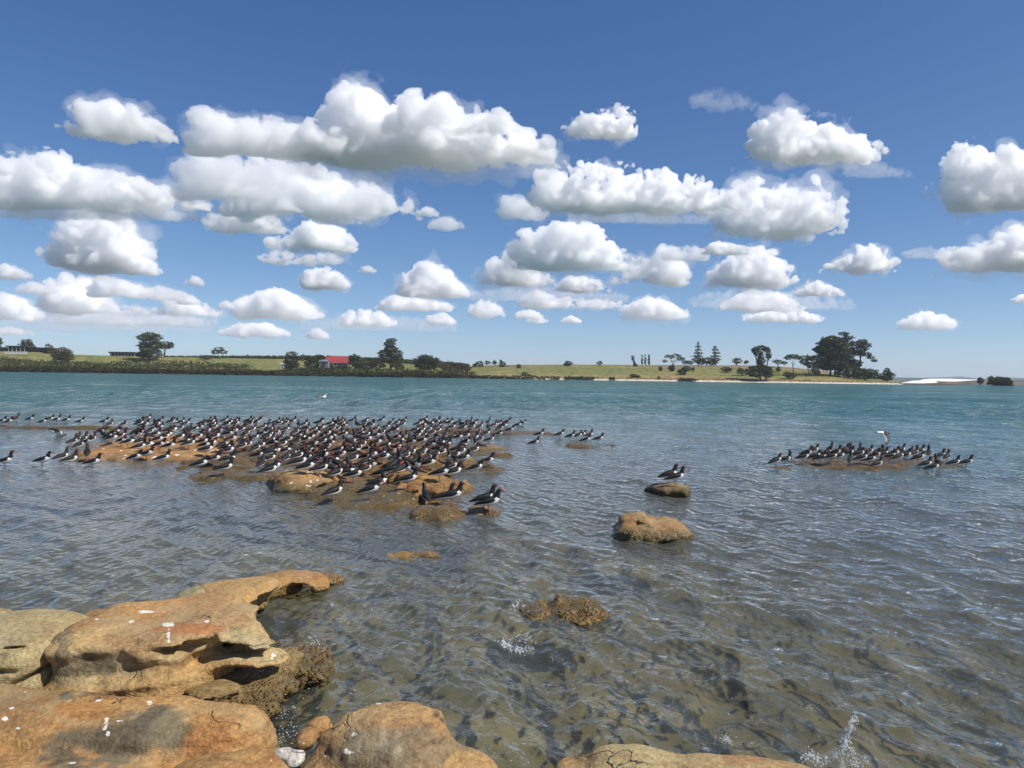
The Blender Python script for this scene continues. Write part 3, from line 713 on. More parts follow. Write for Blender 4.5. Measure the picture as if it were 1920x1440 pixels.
# low mudflat and the far farmland right of the headland
def strip(name, label, outline, Y, depth, colour, kind='structure', n=60, seed=0):
    """a low ridge of land: outline of its top in photo pixels, at the distance Y"""
    xs = np.array([p[0] for p in outline], float); ys = np.array([p[1] for p in outline], float)
    X = np.linspace(xs[0], xs[-1], n)
    zt = 1.8 + (hzx(X) - np.interp(X, xs, ys)) / F_PX * Y
    zt = zt + 0.06 * zt.max() * sample(FBM, np.stack([X / 120, X * 0 + seed * .1, X * 0], -1))
    prof = [(-0.5, -0.02), (-0.3, .35), (-0.1, .85), (0, 1), (.3, .95), (.6, .5), (1, -0.05)]
    P, Cc = [], []
    for dy, k in prof:
        yy = Y + dy * depth
        P.append(np.stack([(X - 960) / F_PX * yy, np.full(n, yy), np.where(k > 0, zt * k, -1.0)], -1))
        j = sample(FBM, np.stack([X / 60, X * 0 + dy, X * 0 + seed * .3], -1))[:, None]
        Cc.append(np.clip(np.array(colour) * (1 + .25 * j), 0, 1))
    P = np.array(P); m_ = len(prof)
    i = np.arange(m_ - 1)[:, None] * n + np.arange(n - 1)
    return tag(link(name, mesh_np(name, P.reshape(-1, 3), np.stack([i, i + 1, i + n + 1, i + n], -1).reshape(-1, 4), [m_land], colors=np.concatenate(Cc))), label, kind=kind)
strip('mudflat', 'dark low mudflat beside the tip of the headland', [(1640, 722), (1690, 719.5), (1760, 719), (1810, 721.5), (1850, 723.5)], 412, 20, (.10, .075, .055), seed=1)
strip('low_farmland', 'low brown farmland behind the mudflat at the right edge', [(1600, 718), (1690, 715), (1735, 712), (1800, 713), (1860, 714), (1930, 716), (2100, 714), (2500, 722)], 640, 90, (.15, .115, .08), seed=2)
strip('far_hills', 'far pale hills at the right edge of the bay', [(1560, 714), (1640, 711), (1700, 708.5), (1760, 707), (1800, 705), (1850, 709), (1900, 707), (1920, 708), (2000, 704), (2200, 708), (2700, 722)], 6000, 2500, (.10, .12, .09), seed=3, n=120)
strip('distant_lowland', 'thin strip of distant lowland behind the whole bay', [(-1500, 668), (-200, 681), (400, 689), (900, 696), (1500, 705), (2000, 712), (3000, 728)], 3000, 1500, (.08, .10, .06), seed=4, n=160)
gs = Geo()
def cover(outline, Y):
    up = [(x, a) for x, a, b2 in outline]; dn = [(x, b2) for x, a, b2 in outline]
    for i in range(len(outline) - 1):
        for j in range(3):
            def pt(k, f):
                x, a, b2 = outline[k]
                py = b2 + (a - b2) * f
                return at_depth(x, py, Y + 12 * f)
            gs.face([pt(i, j / 3), pt(i + 1, j / 3), pt(i + 1, (j + 1) / 3), pt(i, (j + 1) / 3)])
def plain(name, col, rough=0.7, var=0.12, scale=2.0):
    m, nt, out = material(name)
    b = NB(nt)
    pos = b.n('NewGeometry').outputs['Position']
    n = b.n('TexNoise', Vector=pos, Scale=scale, Detail=5.0).outputs[0]
    c = b.mix(n, tuple(v * (1 - var) for v in col), tuple(min(v * (1 + var), 1) for v in col))
    pr = b.n('BsdfPrincipled', Base_Color=c, Roughness=rough, Specular_IOR_Level=0.3)
    b.link(pr.outputs[0], out.inputs['Surface'])
    return m
m_white = plain('white_sheet', (.80, .80, .80), 0.5)
for lab, ol, Y in (('nearer white crop cover spread over the low field right of the headland', [(1690, 717.6, 718), (1710, 714, 718.4), (1730, 712.8, 718.6), (1752, 714, 718), (1758, 716.5, 717.5)], 575),
                   ('farther long white crop cover over the low field at the right', [(1728, 711.6, 712.5), (1745, 710, 714), (1780, 710, 715.3), (1800, 711, 715), (1836, 711.8, 712.4)], 590)):
    gs = Geo(); cover(ol, Y)
    tag(link('crop_cover', gs.mesh('crop_cover', [m_white], True)), lab, 'crop cover', 'white crop covers on the far field')

# ------------------------------------------------------------------ trees and bushes of the far shore
def leaf_mat(name, dark, light, scale=0.5):
    m, nt, out = material(name)
    b = NB(nt)
    geo = b.n('NewGeometry')
    oi = b.n('ObjectInfo').outputs['Random']
    n = b.n('TexNoise', Vector=geo.outputs['Position'], Scale=scale, Detail=4.0).outputs[0]
    f = b.math('ADD', b.math('MULTIPLY', n, 0.7), b.math('MULTIPLY', geo.outputs['Random Per Island'], 0.35))
    c = b.mix(b.ramp(f, [(0.3, 0.0), (0.75, 1.0)]), dark, light)
    c = b.mix(b.math('MULTIPLY', oi, 0.35), c, (light[0] * 1.1, light[1] * .85, light[2] * .7))
    df = b.n('BsdfDiffuse', Color=c); tl = b.n('BsdfTranslucent', Color=c)
    mx = b.n('MixShader', i0=0.22, i1=df.outputs[0], i2=tl.outputs[0])
    b.link(mx.outputs[0], out.inputs['Surface'])
    return m
LEAF = {'dark': leaf_mat('dark_foliage', (.03, .042, .02), (.095, .11, .048)), 'green': leaf_mat('green_foliage', (.035, .048, .018), (.085, .095, .035)),
        'olive': leaf_mat('olive_foliage', (.05, .052, .02), (.12, .11, .045)), 'grey': leaf_mat('grey_twiggy_foliage', (.06, .052, .035), (.14, .115, .08)),
        'mangrove': leaf_mat('mangrove_foliage', (.045, .042, .018), (.078, .070, .030), .3), 'pale': leaf_mat('pale_flax', (.12, .12, .06), (.26, .24, .13)), 'black': leaf_mat('very_dark_foliage', (.03, .04, .023), (.105, .12, .06))}
m_bark = plain('bark', (.085, .065, .05), .9, .4); m_palebark = plain('pale_bark', (.30, .26, .21), .9, .3)

def clumps(lobes, Y, org, rs, dens=1.0, size=0.42, spiky=0.0):
    """leaf clumps spread through the lobes of a crown; lobes in photo pixels"""
    Vs = []
    k = Y / F_PX
    for (x, y, rx, ry) in lobes:
        c = np.array(at_depth(x, y, Y)) - np.array(org)
        R = np.array([rx * k, rx * k * 0.9, ry * k]) * np.array([1.12, 1.1, 1.1])
        n = int(max(30, min(1100, 6.0 * rx * ry)) * dens)
        u = rs.standard_normal((n, 3)); u /= np.linalg.norm(u, axis=1)[:, None]
        bumps = 1 + 0.22 * np.sin(u[:, 0] * 5 + x) * np.sin(u[:, 2] * 6 + y)
        rad = rs.uniform(0.3, 1, n) ** 0.45 * bumps * rs.uniform(0.9, 1.12, n)
        P = c + u * R * rad[:, None]
        a = rs.standard_normal((n, 3)) + spiky * u * 3; a /= np.linalg.norm(a, axis=1)[:, None]
        b_ = np.cross(a, rs.standard_normal((n, 3))); b_ /= np.linalg.norm(b_, axis=1)[:, None] + 1e-6
        s1 = (size * rs.uniform(0.6, 1.5, n))[:, None] * a * (1 + spiky); s2 = (size * rs.uniform(0.5, 1.2, n))[:, None] * b_ / (1 + spiky)
        Vs.append(np.stack([P - s1 - s2 * .3, P - s2, P + s1 * 1.1, P + s2 * .9], 1))
    V = np.concatenate(Vs).reshape(-1, 3)
    return V, np.arange(len(V)).reshape(-1, 4)

TREE_N = [0]
def tree(label, base, lobes, kind='dark', name='tree', cat='tree', trunks=None, bark=None, dens=1.0, size=0.36, spiky=0.0, tr=0.28, group=None, s_at=None):
    TREE_N[0] += 1
    rs = np.random.default_rng(500 + TREE_N[0])
    P, s = shore_point(*base)
    if s_at is not None:
        Y = YS + s_at; P = Vector(((base[0] - 960) / F_PX * Y, Y, float(terrain_z(base[0], s_at))))
    Y = P.y
    root = empty(name, P)
    V, Q = clumps(lobes, Y, P, rs, dens, size, spiky)
    link('crown', mesh_np('crown', V, Q, [LEAF[kind]], smooth=False), root)
    g = Geo()
    tops = trunks or [(base[0], base[1], lobes[0][0], lobes[0][1] + lobes[0][3] * .3)]
    for (x0, y0, x1, y1) in tops:
        a = at_depth(x0, y0, Y) - P; b_ = at_depth(x1, y1, Y) - P
        a.z = min(a.z, 0) - 0.5
        mid = a.lerp(b_, .5) + Vector((rs.uniform(-.3, .3), rs.uniform(-.3, .3), 0))
        g.tube([a, mid, b_], [tr * 1.3, tr, tr * .35], 6)
    fork = at_depth(tops[0][0] * .5 + tops[0][2] * .5, tops[0][1] * .5 + tops[0][3] * .5, Y) - P
    for (x, y, rx, ry) in lobes[1:6]:
        g.tube([fork, at_depth(x, y, Y) - P], [tr * .5, tr * .15], 5)
    link('trunk', g.mesh('trunk', [bark or m_bark], True), root)
    tag(root, label, cat, group)
    return root

T = tree
T('tree cut by the left edge beside the dark flat roofed house', (-8, 656), [(-6, 640, 9, 9), (-10, 650, 10, 8)], 'dark')
T('round tree rising behind the dark flat roofed house', (51, 657), [(51, 642, 9, 6), (49, 648, 11, 7), (56, 650, 8, 6)], 'dark', s_at=95)
T('small bare brownish tree at the right end of the flat roofed house', (92, 661), [(91, 650, 6, 5), (95, 656, 8, 6)], 'grey', dens=.7)
T('big round grey-green bush right of the flat roofed house', (118, 680), [(117, 660, 14, 8), (112, 667, 15, 9), (124, 669, 13, 9)], 'olive', 'bush', 'bush')
T('tallest cypress on the left shore with layered flat boughs', (280, 676), [(281, 628, 14, 4.5), (271, 633, 15, 5), (292, 633, 12, 5), (280, 641, 15, 6), (270, 648, 11, 5), (293, 647, 13, 6), (279, 656, 16, 7), (288, 664, 15, 9), (270, 664, 10, 7)], 'black', 'cypress_tree', dens=1.1, tr=.5)
T('umbrella shaped tree leaning beside the tallest left cypress', (308, 668), [(310, 644, 13, 4), (300, 649, 9, 5), (319, 648, 7, 4), (311, 650, 11, 4)], 'black', 'umbrella_tree', tr=.35)
T('small lone umbrella tree on the skyline right of the left cypress', (410, 668), [(410, 655, 9, 4), (404, 660, 8, 4), (418, 660, 7, 4)], 'dark', 'umbrella_tree', bark=m_palebark, dens=.8, tr=.15)
T('low dark bush below the lone skyline umbrella tree', (388, 674), [(388, 669.5, 11, 3.5)], 'black', 'bush', 'bush')
T('dense round dark tree left of the red roofed house', (546, 694), [(547, 667, 11, 7), (546, 676, 13, 9), (545, 685, 15, 8)], 'black', 'round_tree')
T('wide dark tree between the round tree and the red roof', (578, 692), [(572, 671, 14, 5), (590, 673, 16, 6), (600, 669, 8, 4), (585, 683, 14, 8)], 'dark', s_at=26)
T('rounded dark tree touching the right end of the red roof', (668, 696), [(664, 671, 10, 6), (668, 679, 14, 9), (676, 687, 12, 7)], 'black', 'round_tree', s_at=20)
T('dark shrub in front of the white wall of the red roofed house', (640, 695), [(643, 687, 10, 5), (650, 690, 9, 5), (630, 692, 9, 4)], 'black', 'bush', 'bush')
T('narrow dark tree in front of the left end of the red roof', (621, 693), [(621, 673, 4.5, 5), (620, 681, 6, 6), (624, 687, 7, 5)], 'black', 'tree')
T('small green bush before the grey shed', (612, 695), [(611, 687, 11, 5), (598, 688, 8, 5)], 'green', 'bush', 'bush')
T('low dark tree clump left of the tall pointed tree', (700, 694), [(694, 679, 14, 6), (708, 683, 14, 7), (690, 687, 12, 6)], 'dark')
T('tall dark pointed tree, highest near the red roofed house', (732, 694), [(734, 638, 9, 3.5), (730, 645, 10, 6), (733, 654, 12, 7), (722, 662, 13, 6), (740, 664, 14, 8), (730, 673, 20, 8), (746, 675, 11, 7)], 'black', 'cypress_tree', dens=1.2, tr=.5)
T('yellow-green bush at the foot of the tall pointed tree', (744, 697), [(743, 683, 12, 6), (750, 689, 8, 5)], 'olive', 'bush', 'bush')
T('spreading spiky tree right of the tall pointed tree', (800, 697), [(799, 672, 13, 5), (788, 679, 14, 6), (812, 678, 13, 6), (802, 685, 20, 7)], 'dark', 'spiky_tree', spiky=.9, size=.5)
T('tangled grey-brown leafless thicket at the end of the left trees', (846, 699), [(840, 684, 18, 5), (862, 686, 14, 5), (848, 691, 22, 5), (876, 691, 7, 5)], 'grey', 'thicket', 'bush', dens=.9, spiky=.7, size=.4)
T('dark round bush with two heads on the left end of the grassy ridge', (900, 688), [(899, 682, 8, 4.5), (914, 680, 5, 3), (890, 685, 4, 3)], 'black', 'bush', 'bush')
T('pair of dark narrow shrubs on the ridge left of centre', (938, 688), [(942, 683, 6, 5), (927, 680, 4, 4), (939, 677, 2.5, 3), (948, 689, 5, 3)], 'black', 'bush', 'bush')
T('small low shrub on the left part of the grass slope', (973, 690), [(973, 686.5, 4.5, 3.5)], 'green', 'bush', 'bush')
T('small dark bush at the foot of the slope left of the beach', (986, 705), [(984, 702, 6, 3.5), (992, 704, 4, 2)], 'dark', 'bush', 'bush')
T('rounded dark bush alone on the grassy ridge, larger of two', (1066, 685.5), [(1066, 681, 7.5, 4), (1063, 683, 6, 3)], 'black', 'bush', 'bush')
T('rounded dark bush alone on the grassy ridge, smaller of two', (1124, 684.5), [(1124, 680.5, 5.5, 3.2)], 'black', 'bush', 'bush')
T('slender wind bent tree with bare gaps on the ridge', (1191, 687), [(1186, 669, 3, 2), (1187, 674, 2.5, 3), (1189, 680, 2.5, 3), (1191, 685, 3.5, 2.5)], 'dark', 'slender_tree', tr=.14)
for x, lab in ((1204, 'thin poplar on the skyline, left one of three'), (1210, 'thin poplar on the skyline, middle one of three'), (1217, 'thin poplar on the skyline, darkest, right one of three')):
    T(lab, (x, 684), [(x, 669, 1.5, 4), (x, 676, 2, 5), (x, 681, 1.6, 3)], 'grey' if x < 1215 else 'dark', 'poplar_tree', dens=.6 if x < 1215 else 1.0, size=.35, tr=.12, group='three thin poplars on the skyline')
T('sparse tree with pale forked trunk left of the skyline pines', (1262, 685), [(1254, 669, 8, 3.5), (1267, 667, 9, 3.5), (1276, 673, 8, 4), (1246, 677, 5, 2.5), (1284, 679, 6, 3)], 'dark', 'umbrella_tree', trunks=[(1262, 685, 1256, 670), (1262, 685, 1268, 670)], bark=m_palebark, dens=.75, tr=.22)
T('taller of the two tiered pines on the skyline', (1309, 684), [(1309, 644, 1.6, 3), (1309, 650, 5, 2), (1308, 656, 6.5, 2), (1309, 662, 8.5, 2), (1307, 668, 9, 2.5), (1309, 675, 11, 4)], 'black', 'pine_tree', tr=.3)
T('shorter of the two tiered pines on the skyline', (1341, 684), [(1341, 651, 3.5, 2), (1341, 656, 6, 2), (1343, 662, 7.5, 2), (1341, 668, 8.5, 2), (1343, 674, 8, 3), (1341, 679, 6, 3)], 'black', 'pine_tree', tr=.3)
T('dark hedge like tree between the two tiered pines', (1325, 685), [(1325, 675, 13, 5), (1314, 679, 10, 4), (1334, 680, 9, 4), (1292, 680, 8, 3.5)], 'black', 'tree')
for x, y, rx, ry, lab in ((1238, 691.5, 4, 3.5, 'small dark bush on the slope, left of the row of four'), (1259, 690, 6, 5.5, 'round dark bush on the slope under the pale forked tree'), (1299, 692, 3, 2.6, 'tiny bush on the slope right of the double bush'), (1362, 692, 9.5, 4, 'wide brownish bush near the top of the slope')):
    T(lab, (x, y + ry + 1), [(x, y, rx, ry), (x + rx * .3, y + ry * .3, rx * .7, ry * .7)], 'dark' if x < 1350 else 'grey', 'bush', 'bush')
T('double dark bush slanting down the middle of the slope', (1279, 703), [(1288, 691, 8, 4.5), (1279, 697, 8, 5.5)], 'black', 'bush', 'bush')
T('low dark bush near the foot of the slope above the beach', (1190, 708), [(1188, 704.5, 6, 3.2), (1196, 706, 4, 2)], 'dark', 'bush', 'bush')
T('low yellowish tussock above the beach', (1236, 712), [(1235, 708.5, 3, 3)], 'pale', 'tussock', 'bush')
T('domed dark bush on the skyline left of the tall gum tree', (1382, 685), [(1382, 676.5, 8.5, 5), (1399, 679, 4.5, 3)], 'black', 'bush', 'bush')
T('ragged tall gum tree with a gap in its crown', (1427, 714), [(1416, 657, 7, 6), (1427, 652, 8, 4.5), (1436, 655, 7, 5), (1423, 664, 9, 6), (1441, 666, 5, 8), (1426, 677, 8, 8)], 'black', 'gum_tree', trunks=[(1426, 712, 1424, 664), (1436, 712, 1440, 664)], tr=.35)
T('dense low tree with pale stems under the tall gum tree', (1426, 714.5), [(1424, 691, 19, 7), (1436, 694, 13, 8), (1416, 701, 13, 7), (1440, 703, 9, 5)], 'dark', 'tree', trunks=[(1421, 713, 1424, 698), (1434, 714, 1430, 698), (1441, 712, 1438, 700)], bark=m_palebark, tr=.2)
T('two green bushes on the slope left of the gum tree', (1394, 704), [(1389, 696, 7, 5), (1401, 697, 5, 5.5)], 'green', 'bush', 'bush')
T('flat topped umbrella tree with a bare stem right of the gum tree', (1488, 704), [(1487, 667.5, 12, 3.2), (1479, 671, 8, 3.5), (1495, 671, 7, 3)], 'black', 'umbrella_tree', tr=.22)
T('green shrub at the foot of the flat topped umbrella tree', (1477, 711), [(1477, 702, 8, 5), (1484, 705, 8, 4)], 'dark', 'bush', 'bush')
T('faint low bush on the skyline left of the umbrella tree', (1460, 688), [(1458, 678, 9, 3.5), (1470, 680, 6, 3)], 'green', 'bush', 'bush')
T('small dark bush on the pale bank left of the umbrella tree', (1459, 697), [(1459, 692, 4.5, 4)], 'black', 'bush', 'bush')
T('low spreading tree leaning against the giant cypress', (1519, 706), [(1512, 671, 15, 4), (1526, 672, 12, 5), (1508, 679, 8, 5), (1522, 684, 11, 6)], 'black', 'umbrella_tree', tr=.22)
T('small dark shrub before the stems of the giant cypress', (1534, 706), [(1533, 699, 5, 5), (1527, 694, 8, 5)], 'dark', 'bush', 'bush')
T('broad left giant cypress of the big dark group on the headland', (1560, 706), [(1560, 637, 17, 6), (1548, 645, 14, 7), (1570, 646, 18, 9), (1538, 655, 13, 6), (1556, 659, 20, 10), (1575, 664, 18, 11), (1546, 671, 16, 9), (1566, 679, 20, 10), (1540, 682, 12, 7), (1552, 689, 14, 5), (1578, 689, 15, 6)], 'black', 'cypress_tree', trunks=[(1557, 706, 1558, 650), (1565, 706, 1568, 660), (1572, 704, 1575, 660)], dens=1.15, size=.5, tr=.45)
T('low dark bush mass at the feet of the giant cypresses', (1588, 708), [(1580, 699, 12, 5), (1596, 700, 13, 6), (1604, 705, 10, 4)], 'dark', 'bush', 'bush')
T('tallest middle cypress of the big dark group on the headland', (1590, 698), [(1582, 626, 9, 3.2), (1590, 633, 10, 4), (1584, 638, 8, 4), (1594, 643, 9, 4), (1588, 652, 12, 6), (1592, 662, 11, 7), (1586, 674, 14, 8), (1600, 682, 13, 7)], 'black', 'cypress_tree', tr=.45, s_at=40)
T('right cypress of the big dark group with boughs reaching right', (1608, 700), [(1617, 640, 9, 4), (1610, 645, 11, 5), (1622, 648, 10, 5), (1613, 655, 13, 6), (1606, 662, 10, 5), (1624, 664, 9, 4), (1633, 670, 7, 3), (1639, 676, 5, 2.5), (1605, 680, 11, 5), (1597, 688, 12, 6)], 'black', 'cypress_tree', tr=.4, s_at=36)
T('rounded olive thicket sloping down right of the giant cypresses', (1626, 713), [(1612, 696, 14, 6), (1628, 699, 16, 7), (1640, 705, 14, 6), (1620, 706, 16, 5)], 'green', 'thicket', 'bush')
T('pointed dark fir standing alone at the tip of the headland', (1664, 716), [(1664, 693, 4, 3.5), (1663, 699, 8, 4.5), (1667, 704, 10, 5), (1662, 709, 10, 4.5)], 'black', 'fir_tree', tr=.2)
def far_tree(label, lobes, Y, name, kind):
    TREE_N[0] += 1
    rs = np.random.default_rng(900 + TREE_N[0])
    x, y, rx, ry = lobes[-1]
    P = at_depth(x, y + ry, Y)
    root = empty(name, P)
    V, Q = clumps(lobes, Y, P, rs, 1.2, .7)
    link('crown', mesh_np('crown', V, Q, [LEAF[kind]], smooth=False), root)
    g = Geo(); g.tube([Vector((0, 0, -1.5)), at_depth(x, y, Y) - P], [.35, .2], 6)
    link('trunk', g.mesh('trunk', [m_bark], True), root)
    tag(root, label, 'bush' if name == 'bush' else 'tree')
far_tree('dome shaped dark island of bush at the right edge of the water', [(1876, 714, 16, 6), (1868, 717, 12, 5), (1884, 718, 11, 5)], 430, 'bush', 'dark')
far_tree('small tree left of the dome shaped bush', [(1858, 709, 4, 3), (1858, 713, 3, 3)], 560, 'tree', 'dark')
far_tree('small tree on the brown farmland right of the white covers', [(1838, 712.5, 4, 4), (1838, 716, 5, 3)], 560, 'tree', 'grey')
far_tree('low dark shrub in the water at the right edge', [(1896, 724, 6, 1.6)], 425, 'bush', 'dark')

def band(name, label, cols_, top, bottom_s, kind, step=2.2, s_span=(1, 9), size=.4, seed=0, dens=1.0):
    """growth that nobody could count: clumps along the shore between its waterline and a top outline in photo pixels"""
    rs = np.random.default_rng(seed)
    xs = np.array([p[0] for p in top], float); ys = np.array([p[1] for p in top], float)
    Vs = []
    for px in np.arange(cols_[0], cols_[1], step):
        s = rs.uniform(*s_span); Y = YS + s
        zg = float(terrain_z(px, s)); yt = np.interp(px, xs, ys) + rs.uniform(-1.0, 1.6)
        zt = 1.8 + (float(hzx(px)) - yt) / F_PX * Y
        hgt_ = max(zt - zg, .35)
        n = int((10 + 9 * hgt_) * dens)
        r = rs.uniform(0.6, 1.1) * hgt_ * .8
        u = rs.standard_normal((n, 3)); u /= np.linalg.norm(u, axis=1)[:, None]
        P = np.array([(px - 960) / F_PX * Y, Y, zg + hgt_ * .5]) + u * np.array([r, r, hgt_ * .55]) * rs.uniform(.5, 1, (n, 1))
        a = rs.standard_normal((n, 3)) * size * .8; b_ = np.cross(a, rs.standard_normal((n, 3))); b_ *= size * .7 / (np.linalg.norm(b_, axis=1)[:, None] + 1e-6)
        Vs.append(np.stack([P - a, P - b_, P + a, P + b_], 1))
    V = np.concatenate(Vs).reshape(-1, 3)
    return tag(link(name, mesh_np(name, V, np.arange(len(V)).reshape(-1, 4), [LEAF[kind]], smooth=False)), label, kind='stuff')
band('mangroves', 'low olive brown mangroves along the far waterline', (-420, 1030), [(-420, 683), (0, 686), (120, 687), (250, 690), (330, 692), (440, 693), (480, 693), (500, 695), (620, 698), (700, 697), (860, 703), (960, 707), (1030, 711)], 0, 'mangrove', 1.1, (0, 9), seed=1)
band('shore_scrub', 'mixed scrub on the bank behind the mangroves on the left', (-420, 450), [(-420, 668), (0, 669), (40, 676), (80, 679), (160, 678), (240, 685), (330, 680), (400, 683), (450, 688)], 0, 'olive', 7.5, (14, 34), seed=2)
band('green_scrub', 'green scrub mixed into the bank on the left', (10, 470), [(10, 668), (60, 674), (110, 676), (200, 678), (260, 674), (345, 676), (470, 682)], 0, 'green', 8.5, (12, 36), seed=3)
band('dark_scrub', 'darker scrub clumps scattered over the left bank', (-400, 470), [(-400, 664), (0, 668), (60, 672), (110, 674), (200, 679), (260, 672), (345, 675), (470, 682)], 0, 'dark', 13.0, (10, 40), seed=8)
band('skyline_treeline', 'thin dark line of distant trees on the left skyline', (310, 880), [(310, 668), (400, 667.5), (480, 667), (560, 668), (620, 668), (700, 670), (800, 676), (880, 683)], 0, 'dark', 1.5, (82, 100), seed=4, size=.5)
band('shore_shrubs', 'shrubs and flax between the houses and the mangroves', (560, 890), [(560, 688), (600, 688), (700, 690), (760, 691), (800, 692), (890, 697)], 0, 'green', 3.5, (8, 18), seed=5)
band('pale_flax', 'pale flax tufts among the shrubs behind the mangroves', (585, 770), [(585, 692), (640, 691), (770, 692)], 0, 'pale', 14, (8, 11), seed=6, size=.35)
band('beach_weed', 'dark low growth in patches along the beach', (1040, 1690), [(1040, 712), (1240, 715), (1440, 718), (1600, 720), (1690, 722)], 0, 'mangrove', 9.0, (4.5, 8), seed=7, size=.3, dens=.5)
for x0, x1, lab in ((1033, 1049, 'dark shrub patch on the beach, first right of the mangroves'), (1058, 1072, 'dark shrub patch on the beach, second right of the mangroves'), (1076, 1110, 'widest dark shrub patch on the white beach'), (1142, 1153, 'small dark shrub patch alone on the white beach'), (1274, 1302, 'dark mangrove patch on the beach below the double bush')):
    xm = (x0 + x1) / 2; yb = float(hzx(xm)) + 6.6
    T(lab, (xm, yb), [(x0 + (x1 - x0) * f, yb - 3.0, (x1 - x0) * .28, 3.2) for f in ((.25, .75) if x1 - x0 < 25 else (.15, .5, .85))], 'dark', 'bush', 'bush', tr=.1)

# ------------------------------------------------------------------ houses of the far shore
m_dark = plain('dark_cladding', (.045, .042, .042), .7); m_glass = plain('dark_window_glass', (.05, .06, .07), .15); m_wall = plain('white_wall', (.72, .70, .66), .8)
m_red = plain('red_roof_iron', (.30, .045, .05), .55); m_grey = plain('grey_cladding', (.17, .175, .18), .7); m_post = plain('pale_post', (.55, .53, .5), .7)
def house(name, label, px, py, s, parts, cat='house'):
    """parts: (name, material, x0, y0, x1, y1, near face m, depth m[, ridge]) in photo pixels at the distance of the house"""
    Y = YS + s
    P = Vector(((px - 960) / F_PX * Y, Y, float(terrain_z(px, s))))
    root = empty(name, P)
    for nm, mt, x0, y0, x1, y1, near, dep, *ridge in parts:
        a, b_ = at_depth(x0, y1, Y) - P, at_depth(x1, y0, Y) - P
        g = Geo()
        if ridge:                                     # gabled roof, its ridge along the house
            z0, z1 = a.z, b_.z
            yy0, yy1 = near, near + dep; ym = (yy0 + yy1) / 2; t_ = .12
            for (ya, za, yb2, zb) in ((yy0, z0, ym, z1), (yy1, z0, ym, z1)):
                p = [(a.x, ya, za), (b_.x, ya, za), (b_.x, yb2, zb), (a.x, yb2, zb)]
                i = len(g.v); g.v += p + [(x, y, z - t_) for x, y, z in p]
                for f in ((0, 1, 2, 3), (7, 6, 5, 4), (0, 4, 5, 1), (1, 5, 6, 2), (2, 6, 7, 3), (3, 7, 4, 0)):
                    g.f.append(tuple(i + k for k in f)); g.m.append(0)
        else:
            g.box(((a.x + b_.x) / 2, near + dep / 2, (a.z + b_.z) / 2), (b_.x - a.x, dep, b_.z - a.z))
        link(nm, g.mesh(nm, [mt]), root)
    tag(root, label, cat)
H1 = [('wall', m_dark, 16, 650.3, 50, 660, 0, 7), ('roof', m_dark, 12, 648.6, 53, 650.2, -1.2, 9.5), ('wing', m_dark, 50.4, 653, 90, 661, .6, 8), ('wing_roof', m_dark, 49, 651.6, 93, 652.9, -.4, 9.6), ('side_block', m_dark, -4, 651, 15.6, 659, 1, 6)]
H1 += [('window', m_glass, 20 + 7.5 * i, 651.2, 25.5 + 7.5 * i, 655, -.06, .05) for i in range(4)] + [('window', m_glass, 56 + 11 * i, 654.5, 63 + 11 * i, 658.5, .54, .05) for i in range(3)] + [('post', m_post, 17 + 7.5 * i, 650.4, 17.8 + 7.5 * i, 658.5, -.9, .2) for i in range(5)]
house('flat_roofed_house', 'long dark modern house with flat roofs at the left edge', 45, 662, 72, H1)
house('garden_wall', 'low white wall in front of the dark flat roofed house', 30, 664, 60, [('wall', m_wall, 8, 659.6, 50, 663.5, 0, .4), ('coping', m_post, 7.5, 659.0, 50.5, 659.5, -.05, .5)], 'wall')
H2 = [('wall', m_dark, 205, 662, 252, 669, .8, 6), ('roof', m_dark, 203, 660, 253, 661.9, 0, 8), ('annex', m_dark, 254, 662.5, 264, 669, 1, 5), ('annex_roof', m_grey, 253.4, 661.6, 265, 662.4, .4, 6.4)]
H2 += [('post', m_post, 208 + 6.2 * i, 662, 208.8 + 6.2 * i, 668.5, .3, .2) for i in range(8)] + [('window', m_glass, 210 + 6.2 * i, 663.2, 213 + 6.2 * i, 667, .74, .05) for i in range(7)]
house('long_shed', 'long low dark shed with pale posts left of the tall cypress', 232, 668, 71, H2, 'shed')
house('red_roofed_house', 'white house with a bright red gabled roof among dark trees', 632, 688, 30,
      [('wall', m_wall, 612, 679.5, 653, 690, .8, 7.5), ('roof', m_red, 608, 667.5, 655.5, 680, 0, 9.2, 1), ('chimney', m_red, 610, 665.5, 613, 669, 4, .9), ('window', m_glass, 626, 681, 630, 684.5, .74, .05), ('window', m_glass, 634, 681, 637, 684.5, .74, .05), ('door', m_dark, 645, 681, 648, 689, .74, .05)])
house('grey_shed', 'small grey shed with a pale roof left of the red roofed house', 606, 690, 22, [('wall', m_grey, 598, 677, 614.5, 690, .3, 4), ('roof', m_grey, 597, 674.2, 615.5, 677.5, 0, 5, 1), ('door', m_dark, 604, 680, 609, 689, .24, .05)], 'shed')
house('white_hut', 'tiny white hut left of the round dark tree', 529, 690, 26, [('wall', m_wall, 526, 682, 532, 690, .2, 2), ('roof', m_post, 525.4, 680.6, 532.6, 682.4, 0, 2.5, 1), ('door', m_dark, 528.4, 684.5, 530, 689.8, .14, .05)], 'hut')
